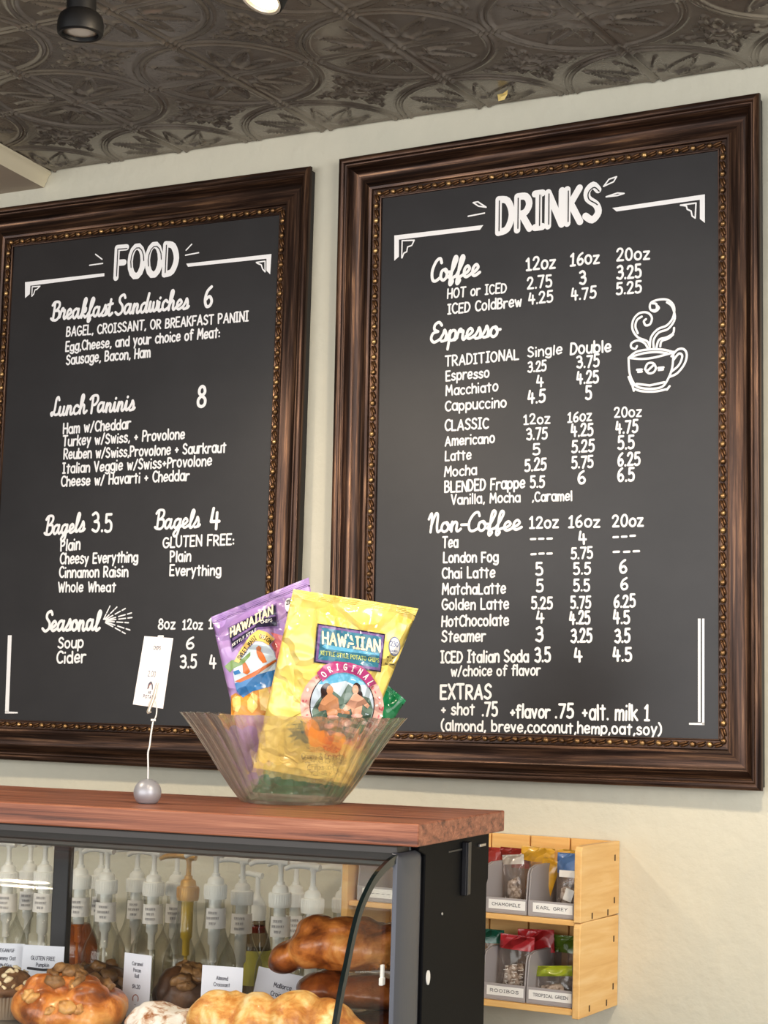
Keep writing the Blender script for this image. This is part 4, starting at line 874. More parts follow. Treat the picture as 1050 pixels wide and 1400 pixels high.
big_roll('brown glazed roll in the middle of the stack beside the corner post', -0.138, 0.140, -0.2435, -0.1, 14, False)
big_roll('brown glazed roll at the bottom of the stack beside the corner post', -0.120, 0.14, ZB, 0.3, 16, False)

# ------------------------------------------------------------------ price cards in the case
m_card = mat('white_card', (236, 237, 246), 0.55)
m_ink = mat('grey_ink', (88, 88, 100), 0.7)
m_pen = mat('black_marker', (46, 46, 52), 0.6)
def sign(label, kx, ky, w, h, yaw, tilt, lines, topz, roll=0.0, extra=None):
    t = thing('price_card', label, 'price card', kw(kx, ky, topz-h), (0, 0, KYAW+yaw), 'price cards in the pastry case')
    M = RX(tilt) @ RY(roll)
    mb = MB(); mb.box(-w/2, w/2, 0, 0.0008, 0, h, M); mb.build('card', m_card, t)
    put = lambda p, l: M @ Vector((p[0], -0.0003-l, p[1]))
    mb = MB()
    for text, z, hh, mw in lines: centred(mb, text, 0, h*z, hh, put, 0.16, mw)
    mb.build('lettering', m_ink, t, recalc=False)
    if extra == 'pen':
        mb = MB(); ribbon(mb, spl([(-0.020, h*.49), (-0.014, h*.485), (0.0, h*.468), (0.008, h*.475), (0.021, h*.462)]), 0.0036, put); mb.build('marker_stroke', m_pen, t, recalc=False)
    if extra == 'arch':
        mb = MB(); ribbon(mb, spl([(-0.004, h*.27), (-0.004, h*.33), (0, h*.365), (0.004, h*.33), (0.004, h*.27)]), 0.0013, put); mb.build('arch_symbol', mat('rust_ink', (170, 110, 96), 0.7), t, recalc=False)
    # little stand behind
    mb = MB(); mb.box(-0.004, 0.004, 0.0012, 0.004, 0.0, h*0.5, M); mb.box(-0.010, 0.010, 0.0012, 0.03, -(topz-h-ZB)+0.0002, -(topz-h-ZB)+0.003) ; mb.box(-0.003, 0.003, 0.003, 0.006, -(topz-h-ZB)+0.002, 0.01)
    mb.build('card_stand', m_steel, t)
sign('white price card for oat muffins, cut by the left edge', -0.677, 0.200, 0.050, 0.060, 0.30, 0.0, [('VEGAN/GF', .80, .0046, .030), ('Yummy Oat', .62, .0050, .040), ('Muffins', .46, .0046, .028), ('$4.50', .12, .0052, .02)], -0.209)
sign('white price card reading gluten free pumpkin with a black pen stroke', -0.619, 0.200, 0.058, 0.062, 0.32, 0.0, [('GLUTEN FREE', .68, .0052, .034), ('Pumpkin', .54, .0048, .024), ('$4.50', .14, .0056, .018)], -0.208, 0.02, 'pen')
sign('narrow tall white price card for the caramel pecan roll', -0.429, 0.120, 0.043, 0.082, -0.12, 0.0, [('Caramel', .82, .0044, .022), ('Pecan', .72, .0044, .017), ('Roll', .63, .0044, .010), ('$4.20', .46, .0050, .017), ('--', .19, .0034, .008)], -0.196, 0.02, 'arch')
sign('white price card for the almond croissant, standing behind the golden croissant', -0.3035, 0.115, 0.054, 0.062, 0.20, 0.0, [('Almond', .72, .0046, .022), ('Croissant', .59, .0046, .026), ('$4.50', .22, .0058, .018)], -0.2015, 0.02)
sign('tilted white price card reading Mallorca, under the drooping brown roll', -0.2445, 0.165, 0.072, 0.044, 0.25, 0.0, [('Mallorca', .52, .0058, .034), ('Croissant', .26, .0058, .038)], -0.210, 0.18)

# ------------------------------------------------------------------ glass bowl of chip bags on the counter top
m_bowl = clear('clear_plastic', (254, 252, 250), (228, 220, 214), 1.0, 0.05, 1.6, 0.2, 0.05)
_nt = m_bowl.node_tree
_tr = [n for n in _nt.nodes if n.type == 'BSDF_TRANSPARENT'][0]; _mx = [l.to_node for l in _nt.links if l.from_node == _tr][0]
_rf = _nt.nodes.new('ShaderNodeBsdfRefraction'); _rf.inputs['IOR'].default_value = 1.16; _rf.inputs['Roughness'].default_value = 0.0; _rf.inputs['Color'].default_value = srgb(252, 250, 248)
_m2 = _nt.nodes.new('ShaderNodeMixShader'); _m2.inputs['Fac'].default_value = 0.4
_nt.links.new(_tr.outputs[0], _m2.inputs[1]); _nt.links.new(_rf.outputs[0], _m2.inputs[2]); _nt.links.new(_m2.outputs[0], _mx.inputs[1])
BOWL = kw(-0.283, 0.272, 0.0)
t = thing('fluted_bowl', 'clear fluted plastic bowl holding three chip bags on the wooden counter top', 'bowl', BOWL)
NF = 36
def flute(r, z, a, r_out=True):
    f = max(0.0, min(1.0, (z-0.006)/0.02)); tw = a*NF+z*26.0
    return r*(1+(0.045*abs(math.cos(tw/2)) if r_out else 0.012*math.cos(tw))*f), z+(0.0008*math.cos(tw) if z > 0.116 else 0)
po = [(0.030, 0.0015), (0.062, 0.0), (0.069, 0.001), (0.073, 0.006), (0.082, 0.020), (0.096, 0.042), (0.111, 0.066), (0.127, 0.090), (0.142, 0.110), (0.1505, 0.1195)]
mb = MB(); mb.open_lathe(po, NF*6, None, 0, flute)
pi_ = [(0.1505, 0.1195), (0.1488, 0.1195), (0.139, 0.110), (0.124, 0.090), (0.108, 0.066), (0.093, 0.042), (0.079, 0.020), (0.070, 0.008), (0.062, 0.004), (0.030, 0.004)]
mb.open_lathe(pi_, NF*6, None, 0, lambda r, z, a: flute(r, z, a, False))
mb.build('bowl_wall', m_bowl, t, smooth='auto')
mb = MB(); mb.lathe([(0.0005, 0.004), (0.0302, 0.004)], 48, None); mb.lathe([(0.0005, 0.0015), (0.0302, 0.0015)], 48, None); mb.build('bowl_base', m_bowl, t)

def creases(m, strength):
    """sharp folds of crinkled foil: warped cell edges plus soft waves"""
    tc = nd(m, 'ShaderNodeTexCoord'); nz = nd(m, 'ShaderNodeTexNoise'); nz.inputs['Scale'].default_value = 16.0; nz.inputs['Detail'].default_value = 2.0
    vm = nd(m, 'ShaderNodeVectorMath'); vm.operation = 'MULTIPLY_ADD'; vm.inputs[1].default_value = (0.05, 0.05, 0.05)
    lk(m, tc.outputs['Object'], nz.inputs['Vector']); lk(m, nz.outputs['Color'], vm.inputs[0]); lk(m, tc.outputs['Object'], vm.inputs[2])
    vo = nd(m, 'ShaderNodeTexVoronoi'); vo.feature = 'DISTANCE_TO_EDGE'; vo.inputs['Scale'].default_value = 17.0
    lk(m, vm.outputs[0], vo.inputs['Vector'])
    mr = nd(m, 'ShaderNodeMapRange'); mr.inputs['From Max'].default_value = 0.16; mr.inputs['To Max'].default_value = 0.8; lk(m, vo.outputs['Distance'], mr.inputs['Value'])
    ad = nd(m, 'ShaderNodeMath'); ad.operation = 'ADD'; lk(m, mr.outputs[0], ad.inputs[0]); lk(m, nz.outputs['Fac'], ad.inputs[1])
    bump(m, source=ad.outputs[0], strength=strength, dist=0.009)
def film(name, color, dark):
    m = mat(name, color, 0.2, spec=0.6, coat=0.4)
    noise_color(m, [(0.35, dark), (0.62, color)], (22, 22, 22), 3)
    creases(m, 1.0); bsdf(m).inputs['Coat Roughness'].default_value = 0.05
    return m
def ink(name, color, rough=0.24):
    m = mat(name, color, rough, spec=0.55, coat=0.3); creases(m, 0.85); bsdf(m).inputs['Coat Roughness'].default_value = 0.05; return m
class Bag:
    """pillow bag: a quad in its own leaning plane (millimetres), swollen between crimped ends"""
    def __init__(s, label, O, ex, ey, quad, thick, m, m_seal, seed, lean=0.0):
        s.lean = lean
        s.O = Vector(O); s.ex = Vector(ex)*1e-3; s.ey = Vector(ey)*1e-3; s.n = -(s.ex.cross(s.ey)).normalized()*-1
        if s.n.y > 0: s.n = -s.n
        s.q = [Vector(p) for p in quad]; s.th = thick; s.seed = seed
        s.base = (s.O+s.ex*((quad[2][0]+quad[3][0])/2)+s.ey*((quad[2][1]+quad[3][1])/2))
        s.t = thing('chip_bag', label, 'chip bag', s.base, (0, 0, 0), 'chip bags in the bowl')
        nu, nv = 40, 60; mb = MB()
        for side in (1, -1):
            vs = [s.at_st(i/nu, j/nv, side) for j in range(nv+1) for i in range(nu+1)]
            mb.add(vs, [(j*(nu+1)+i, j*(nu+1)+i+1, (j+1)*(nu+1)+i+1, (j+1)*(nu+1)+i) for j in range(nv) for i in range(nu)])
        o = mb.build('bag_film', m, s.t, recalc=False)
        bm = bmesh.new(); bm.from_mesh(o.data); bmesh.ops.remove_doubles(bm, verts=bm.verts, dist=2e-5); bmesh.ops.recalc_face_normals(bm, faces=bm.faces); bm.to_mesh(o.data); bm.free()
        o.data.polygons.foreach_set('use_smooth', [True]*len(o.data.polygons))
        # crimped seal across the top
        mb = MB(); n = 60
        for k in range(4):
            t0 = 0.008+0.009*k; t1 = t0+0.0055
            a = [s.at_st(i/n, t0, 1, 0.0005) for i in range(n+1)]; b = [s.at_st(i/n, (t0+t1)/2, 1, 0.0011) for i in range(n+1)]; c = [s.at_st(i/n, t1, 1, 0.0005) for i in range(n+1)]
            mb.add(a+b+c, [(r*(n+1)+i, r*(n+1)+i+1, (r+1)*(n+1)+i+1, (r+1)*(n+1)+i) for r in (0, 1) for i in range(n)])
        mb.build('top_seal', m_seal, s.t, smooth=True)
    def bulge(s, u, v):
        e = max(0.0, min(1.0, (v-0.045)/0.91))
        return (max(0, math.sin(PI*u))**0.6)*(max(0, math.sin(PI*e))**0.75)
    def at_st(s, u, v, side=1, lift=0.0):
        q = s.q; p = (q[0]*(1-u)+q[1]*u)*(1-v)+(q[3]*(1-u)+q[2]*u)*v
        b = s.bulge(u, v)
        w = s.O+s.ex*p.x+s.ey*p.y+s.n*s.lean*(p.y/250.0-1.0)
        k = Vector((p.x*0.022+s.seed, p.y*0.022, side*3.0))
        cr = mnoise.noise(k)*0.0045+(0.5-abs(mnoise.noise(k*1.7+Vector((4, 4, 4)))))*0.006-0.001
        # long pleats running out of the seal
        pl = 0.0018*math.sin(u*23+s.seed+1.5*math.sin(u*7))*math.exp(-((v-0.07)/0.07)**2)
        return tuple(w+s.n*(side*(s.th*b+cr*min(1, b*2.2)*1.0)+(pl+0.0016*math.sin(u*9+s.seed)*(1-b))+lift)-s.base)
    def uv(s, x, y):
        u, v = 0.5, 0.5; q = s.q
        for _ in range(12):
            p = (q[0]*(1-u)+q[1]*u)*(1-v)+(q[3]*(1-u)+q[2]*u)*v; e = Vector((x, y))-p
            a = (q[1]-q[0])*(1-v)+(q[2]-q[3])*v; b = (q[3]*(1-u)+q[2]*u)-(q[0]*(1-u)+q[1]*u)
            d = a.x*b.y-a.y*b.x; u += (e.x*b.y-e.y*b.x)/d; v += (a.x*e.y-a.y*e.x)/d
        return u, v
    def put(s, lvl): return lambda p, l=0.0: s.at_st(*s.uv(p[0], p[1]), 1, 0.0006+0.0004*lvl+l)
    def decal(s, name, polys, m, lvl, maxlen=6.0):
        mb = MB()
        for p in polys: fill_poly(mb, p, s.put(lvl), maxlen)
        return mb.build(name, m, s.t, smooth=True, recalc=False)
    def text(s, name, items, m, lvl, weight=0.16):
        mb = MB()
        for text, x0, y0, x1, y1, h in items: write_line(mb, text, x0, y0, x1, y1, h, 'P', s.put(lvl), weight)
        return mb.build(name, m, s.t, recalc=False)
    def arc_text(s, name, text, path, h, m, lvl, weight=0.17):
        path = spl(path, 6); L = [0]
        for a, b in zip(path, path[1:]): L.append(L[-1]+math.hypot(b[0]-a[0], b[1]-a[1]))
        mb = MB(); n = len(text)
        for k, ch in enumerate(text):
            if ch == ' ': continue
            d = L[-1]*(k+0.5)/n; i = max(j for j in range(len(L)-1) if L[j] <= d); f = (d-L[i])/max(L[i+1]-L[i], 1e-9)
            x = path[i][0]+(path[i+1][0]-path[i][0])*f; y = path[i][1]+(path[i+1][1]-path[i][1])*f
            ang = math.atan2(path[i+1][1]-path[i][1], path[i+1][0]-path[i][0]); c, sn = math.cos(ang), math.sin(ang)
            w, st = glyph(ch, PRINT)
            for q in st: ribbon(mb, [(x+((px-w/2)*h*0.9)*c-((py-0.5)*h)*sn, y+((px-w/2)*h*0.9)*sn+((py-0.5)*h)*c) for px, py in q], weight*h, s.put(lvl))
        mb.build(name, m, s.t, recalc=False)
def E(cx, cy, rx, ry, rot=0, n=24):
    c, s = math.cos(rot), math.sin(rot)
    return [(cx+rx*math.cos(2*PI*k/n)*c-ry*math.sin(2*PI*k/n)*s, cy+rx*math.cos(2*PI*k/n)*s+ry*math.sin(2*PI*k/n)*c) for k in range(n)]
m_navy = ink('navy_ink', (34, 30, 58)); m_teal = ink('teal_ink', (52, 120, 146)); m_purpleband = ink('violet_ink', (120, 92, 150)); m_cream = ink('cream_ink', (250, 240, 196))
m_sky = ink('sky_ink', (96, 176, 214)); m_lime = ink('lime_ink', (200, 214, 120)); m_magenta = ink('magenta_ink', (178, 62, 122)); m_whiteink = ink('white_ink', (244, 242, 240))
m_palesky = ink('pale_sky_ink', (206, 224, 236)); m_hill = ink('hill_ink', (104, 128, 116)); m_leaf = ink('leaf_ink', (66, 92, 78)); m_skin = ink('tan_ink', (200, 142, 100)); m_skin2 = ink('rosy_ink', (222, 168, 140))
m_hair = ink('dark_brown_ink', (46, 30, 26)); m_pinkink = ink('pale_pink_ink', (238, 186, 172)); m_coral = ink('coral_ink', (222, 112, 116)); m_orange = ink('orange_ink', (246, 150, 34)); m_orange2 = ink('deep_orange_ink', (232, 120, 24))
m_blackink = ink('black_ink', (40, 34, 30)); m_bluegrey = ink('blue_grey_ink', (110, 122, 160)); m_amber = ink('amber_ink', (222, 150, 52)); m_lemon = ink('lemon_ink', (244, 206, 112)); m_sea = ink('sea_ink', (52, 122, 186))
m_rust = ink('rust_ink2', (204, 110, 48))

# green bag lying at the back
m_green = film('green_film', (24, 140, 84), (10, 104, 62))
g = Bag('shiny green chip bag lying behind the yellow one, showing at the right rim', (0.2500, -0.4734, 1.4078), (0.8496, 0.5322, 0.0256), (-0.0281, -0.0176, 0.9946),
        [(58, 224), (155, 141), (66, 7), (-58, 14)], 0.013, m_green, film('green_seal', (70, 176, 122), (40, 150, 96)), 5.0)
# purple bag
m_purple = film('purple_film', (184, 152, 210), (166, 130, 196))
g = Bag('purple chip bag leaning left at the back of the bowl', (0.2436, -0.463, 1.4078), (0.858, 0.5374, 0.0258), (-0.0283, -0.0177, 1.0044),
        [(-114, 254), (20, 310), (62, 52), (-62, 30)], 0.019, m_purple, film('purple_seal', (190, 158, 216), (170, 134, 200)), 2.0)
A = PURPLE_ART
g.decal('artwork_ground', A['onion'], m_amber, 0); g.decal('pink_patch', A['pink'], m_coral, 0); g.decal('picture_sky', A['sky'], m_palesky, 1); g.decal('picture_hill', A['hill'], ink('grass_ink', (118, 150, 84)), 2)
g.decal('picture_sea', A['sea'], m_sea, 2); g.decal('picture_canoe_riders', A['canoe'], m_rust, 3); g.decal('onion_picture', A['lo'], m_lemon, 1)
g.decal('logo_border', A['panel'][:1], m_purpleband, 1); g.decal('logo_panel', A['panel'][1:], m_navy, 2); g.decal('logo_line', A['line'], m_purpleband, 3)
g.text('logo_lettering', [('HAWAIIAN', -88, 226, -29, 259, 12)], m_cream, 4, 0.17)
g.text('small_lettering', [('KETTLE STYLE', -85, 213, -52, 235, 3.6), ('CHIPS', -46, 245, -30, 248, 4.0)], m_whiteink, 4, 0.17)
g.decal('banner', A['arc'], m_lemon, 3); g.arc_text('banner_lettering', 'SWEET MAUI ONION', A['arcpath'], 5.6, m_blackink, 4)
g.decal('nutrition_badge', [E(-7, 271, 6, 10)], m_whiteink, 1); g.text('badge_lettering', [('210', -11, 271, -3, 274, 6), ('PER BAG', -11, 259, -4, 260, 2.2), ('2 OZ', -11, 255, -5, 256, 2.2)], m_blackink, 2)
# yellow bag in front
m_yellow = film('yellow_film', (246, 224, 124), (238, 208, 96))
g = Bag('yellow chip bag standing in front in the bowl, picturing two dancers', (0.278, -0.5182, 1.4078), (0.8362, 0.5238, 0.0252), (-0.0276, -0.0173, 0.9789),
        [(-1, 297), (172, 271), (76, 27), (-56, 50)], 0.020, m_yellow, film('yellow_seal', (246, 226, 128), (236, 208, 96)), 8.0, 0.024)
A = YELLOW_ART
g.decal('flower_border', [E(66, 136, 58, 54)], m_pinkink, 0)
rnd = random.Random(5); spots = []
for k in range(64):
    a = rnd.uniform(0, 2*PI); r = rnd.uniform(47, 57); spots.append(E(66+r*math.cos(a), 136+r*0.93*math.sin(a), rnd.uniform(1.4, 3.2), rnd.uniform(1.0, 2.2), rnd.uniform(0, 3), 8))
g.decal('blossom', spots[:32], m_coral, 1); g.decal('pale_blossom', spots[32:], m_whiteink, 1)
g.decal('picture_outline', [E(66, 136, 45, 47.5, 0, 40)], m_hair, 2); g.decal('picture_sky', [E(66, 136, 43.5, 46, 0, 40)], m_palesky, 3)
g.decal('blue_sky', [[(66+43*math.cos(a), 137+44*math.sin(a)) for a in [PI*(0.22+0.56*k/12) for k in range(13)]]+[(50, 166), (70, 170), (84, 164)]], m_sky, 4)
g.decal('mountain', [[(24, 128), (30, 140), (38, 150), (46, 146), (54, 156), (64, 148), (74, 166), (84, 158), (92, 150), (104, 146), (109, 130), (104, 112), (84, 94), (50, 94), (30, 108)]], m_hill, 4)
g.decal('foliage', [[(25, 122), (40, 128), (60, 116), (84, 118), (106, 124), (101, 108), (86, 93), (66, 90), (46, 93), (30, 108)], [(28, 134), (40, 148), (36, 130)], [(100, 132), (92, 148), (106, 138)]], m_leaf, 5)
g.decal('dancer_hair', [E(44, 157, 7.5, 10, -0.2), E(42, 149, 5, 7, 0.2), E(86, 158, 6.2, 9.5, 0.1), E(90, 150, 4, 7)], m_hair, 6)
g.decal('dancer', [E(49, 157, 4.6, 6.6), [(46, 152), (52, 152), (60, 146), (62, 132), (76, 128), (76, 124), (60, 126), (58, 120), (46, 120), (44, 130), (34, 128), (33, 133), (38, 144)]], m_skin, 7)
g.decal('second_dancer', [E(84, 158, 4.4, 6.4), [(81, 152), (87, 152), (96, 146), (104, 136), (101, 132), (94, 138), (92, 124), (80, 122), (78, 132), (66, 124), (64, 128), (76, 144)]], m_skin2, 7)
g.decal('dancer_skirt', [[(45, 121), (59, 121), (64, 100), (40, 102)], [(79, 123), (93, 124), (98, 106), (76, 100)]], ink('skirt_ink', (96, 124, 96)), 8)
g.decal('flower_garland', [E(53, 120, 8, 3), E(86, 122, 8, 3), E(72, 112, 7, 5), E(48, 108, 7, 4)], m_pinkink, 9)
g.decal('logo_border', A['panel'][:1], m_navy, 5); g.decal('logo_band', A['panel'][1:2], m_purpleband, 6); g.decal('logo_panel', A['panel'][2:], m_teal, 7); g.decal('logo_line', A['line'], m_sky, 8)
g.text('logo_lettering', [('HAWAIIAN', 38, 221.5, 119, 210, 16)], m_cream, 9, 0.17)
g.text('small_lettering', [('KETTLE STYLE POTATO CHIPS', 36.5, 206, 117, 195.5, 5.4)], m_lime, 9, 0.17)
g.decal('banner', A['arc'], m_magenta, 11); g.arc_text('banner_lettering', 'ORIGINAL', A['arcpath'], 8.0, m_whiteink, 12)
g.decal('dark_leaves', [[(-10, 104), (2, 106), (-2, 110), (10, 112), (8, 116), (20, 110), (30, 98), (28, 84), (14, 84), (8, 90), (0, 88), (4, 94), (-10, 92), (-2, 98)]], m_leaf, 8)
g.decal('hibiscus', [E(25, 102, 10, 15, 0.1), E(30, 88, 10, 9), E(40, 90, 9, 12), E(61, 90, 10.5, 9)], m_orange, 9); g.decal('hibiscus_petal', [E(48, 84, 10, 11), E(56, 80, 10, 9, 0.5)], m_orange2, 10)
g.decal('gourd', [[(74, 82), (80, 88), (84, 100), (90, 106), (88, 98), (86, 86), (80, 80)], [(84, 78), (90, 82), (94, 98), (101, 112), (98, 100), (96, 84), (90, 76)]], ink('gourd_ink', (230, 160, 104)), 8)
g.decal('white_blossom', [E(97, 112, 4.5, 2.6)], m_whiteink, 9)
g.text('slogan_lettering', [('Crispy & Crunchy', 10, 62, 70, 62, 8), ('Chips of', 18, 47, 56, 48, 7), ('Paradise', 20, 30, 54, 31, 6)], m_blackink, 1, 0.15)
g.decal('nutrition_badge', [E(138.5, 218, 8.2, 13.5)], m_bluegrey, 1); g.decal('badge_face', [E(138.5, 218, 7, 12)], m_whiteink, 2)
g.text('badge_lettering', [('230', 132.5, 219, 144, 217, 6.5), ('CALORIES', 133, 211, 143, 209.5, 2.4), ('PER BAG', 134, 206.5, 142, 205.5, 2.2)], m_bluegrey, 3)
g.text('net_weight_lettering', [('NET WT', 128, 202, 139, 200.5, 2.4), ('2 OZ', 128, 197.5, 137, 196.5, 2.4), ('56.7 GRAMS', 125, 193, 139, 191.5, 2.4)], m_blackink, 1)

# ------------------------------------------------------------------ wire card holder with its price card
HB = Vector((0.1595, -0.6887, 1.4078)); hn = Vector((0.594, -0.8045, 0)); hx = Vector((0.8045, 0.594, 0))
HB = HB+Vector((-0.0102, 0.0137, 0))*1.0
t = thing('card_holder', 'silver ball based wire holder clipping a price card on the counter top', 'card holder', HB)
R_ = 0.0182
mb = MB(); mb.lathe([(0.0001, 0.0), (0.010, 0.0), (0.0135, 0.0022)]+[(R_*math.cos(a), 0.0145+R_*math.sin(a)) for a in [-0.72+k*(PI/2+0.70)/14 for k in range(14)]]+[(0.0002, 0.0145+R_)], 32)
mb.build('ball_base', mat('satin_silver', (164, 165, 172), 0.40, metal=0.4), t, smooth='auto')
m_wire = mat('white_wire', (226, 222, 214), 0.35, metal=0.3)
def hp(x, z, d=0.0): return hx*x+hn*d+Vector((0, 0, z))
mb = MB(); mb.tube(spl([hp(0.000, 0.031), hp(-0.0006, 0.050), hp(-0.0014, 0.066), hp(0.0004, 0.076), hp(0.0016, 0.092), hp(0.0036, 0.108)], 5), 0.0012, 8)
mb.tube(spl([hp(0.0036, 0.108), hp(0.0070, 0.114), hp(0.0075, 0.126), hp(0.0056, 0.134)], 4), 0.0010, 8); mb.build('wire_stem', m_wire, t, smooth=True)
mb = MB(); mb.tube([hp(-0.0032, 0.120, 0.006), hp(0.0030, 0.138, 0.0032), hp(0.0072, 0.158, 0.002)], [0.0024, 0.0018, 0.0012], 10); mb.tube([hp(-0.0050, 0.1185, 0.006), hp(0.0004, 0.1205, 0.006)], 0.0018, 8)
mb.build('clip', mat('clip_metal', (214, 206, 190), 0.3, metal=0.7), t, smooth='auto')
mb = MB(); mb.tube([hp(0.0004, 0.109), hp(0.0068, 0.109)], 0.0016, 8); mb.build('crimp', m_white, t)
ct = thing('price_card', 'tall pinkish white price card tilted in the silver ball holder', 'price card', HB+Vector((0, 0, 0.122)))
cq = [(-0.0155, 0.125), (0.0225, 0.1235), (0.0128, 0.0305), (-0.0268, 0.035)]
cq = [(x+0.003, z-0.0042) for x, z in cq]
def cput(u, v, l=0.0):
    x = (cq[3][0]*(1-u)+cq[2][0]*u)*(1-v)+(cq[0][0]*(1-u)+cq[1][0]*u)*v; z = (cq[3][1]*(1-u)+cq[2][1]*u)*(1-v)+(cq[0][1]*(1-u)+cq[1][1]*u)*v
    return hx*x+hn*l+Vector((0, 0, z-0.122+0.098))
mb = MB(); f = [cput(0, 0), cput(1, 0), cput(1, 1), cput(0, 1)]; b = [p-hn*0.0008 for p in f]
mb.add(f+b, [(0, 1, 2, 3), (7, 6, 5, 4), (0, 4, 5, 1), (1, 5, 6, 2), (2, 6, 7, 3), (3, 7, 4, 0)])
mb.build('card', mat('pinkish_card', (246, 236, 232), 0.5), ct)
put = lambda p, l=0.0: cput(p[0], p[1], 0.0003+l)
mb = MB()
def cline(text, cu, v, hu, hv):
    gl, W = layout(text); k = hu
    for ch, st in gl:
        for q in st: ribbon(mb, [(cu+(px-W/2)*k, v+py*hv) for px, py in q], 0.010, put)
cline('CHIPS', 0.5, 0.82, 0.085, 0.050); cline('2.00', 0.46, 0.43, 0.13, 0.075); cline('POTATO', 0.50, 0.115, 0.10, 0.045); cline('AS', 0.48, 0.185, 0.07, 0.035)
ribbon(mb, spl([(0.40, 0.255), (0.41, 0.31), (0.47, 0.345), (0.53, 0.31), (0.55, 0.255)]), 0.03, put)
mb.build('lettering', m_ink, ct, recalc=False)
mb = MB(); ribbon(mb, spl([(0.43, 0.265), (0.44, 0.305), (0.475, 0.325)]), 0.018, lambda p, l=0.0: cput(p[0], p[1], 0.0007+l)); mb.build('arch_symbol', bpy.data.materials['rust_ink'], ct, recalc=False)

# ------------------------------------------------------------------ back bar with pump bottles
m_bar = mat('bar_laminate', (150, 142, 130), 0.5)
mb = MB(); mb.box(-1.7, 0.36, -0.385, -0.001, 0.905, 0.940); mb.box(-1.7, 0.36, -0.36, -0.002, 0.0, 0.905)
tag(mb.build('back_bar', m_bar, bevel=0.002), 'low counter against the wall carrying the row of syrup bottles', 'counter')
m_bottle = clear('bottle_glass', (252, 252, 250), (182, 182, 175), 1.0, 0.02, 1.5, 0.25)
m_pump = mat('pump_white', (240, 240, 236), 0.35)
m_gold_p = mat('pump_gold', (202, 152, 66), 0.32, metal=0.35)
m_goldtube = mat('gold_tube', (214, 180, 74), 0.3)
m_tape = mat('white_tape', (240, 238, 236), 0.5)
m_tapeink = mat('tape_ink', (120, 118, 128), 0.7)
def syrup(name, c): return clear(name, c, tuple(int(v*0.75) for v in c), 0.6, 0.05, 1.36, 0.3)
SY = {'clear': syrup('clear_syrup', (238, 238, 233)), 'amber': syrup('amber_syrup', (226, 164, 92)), 'brown': syrup('brown_syrup', (112, 70, 48)), 'honey': syrup('honey_syrup', (226, 196, 120)), 'rose': syrup('rose_syrup', (168, 120, 104))}
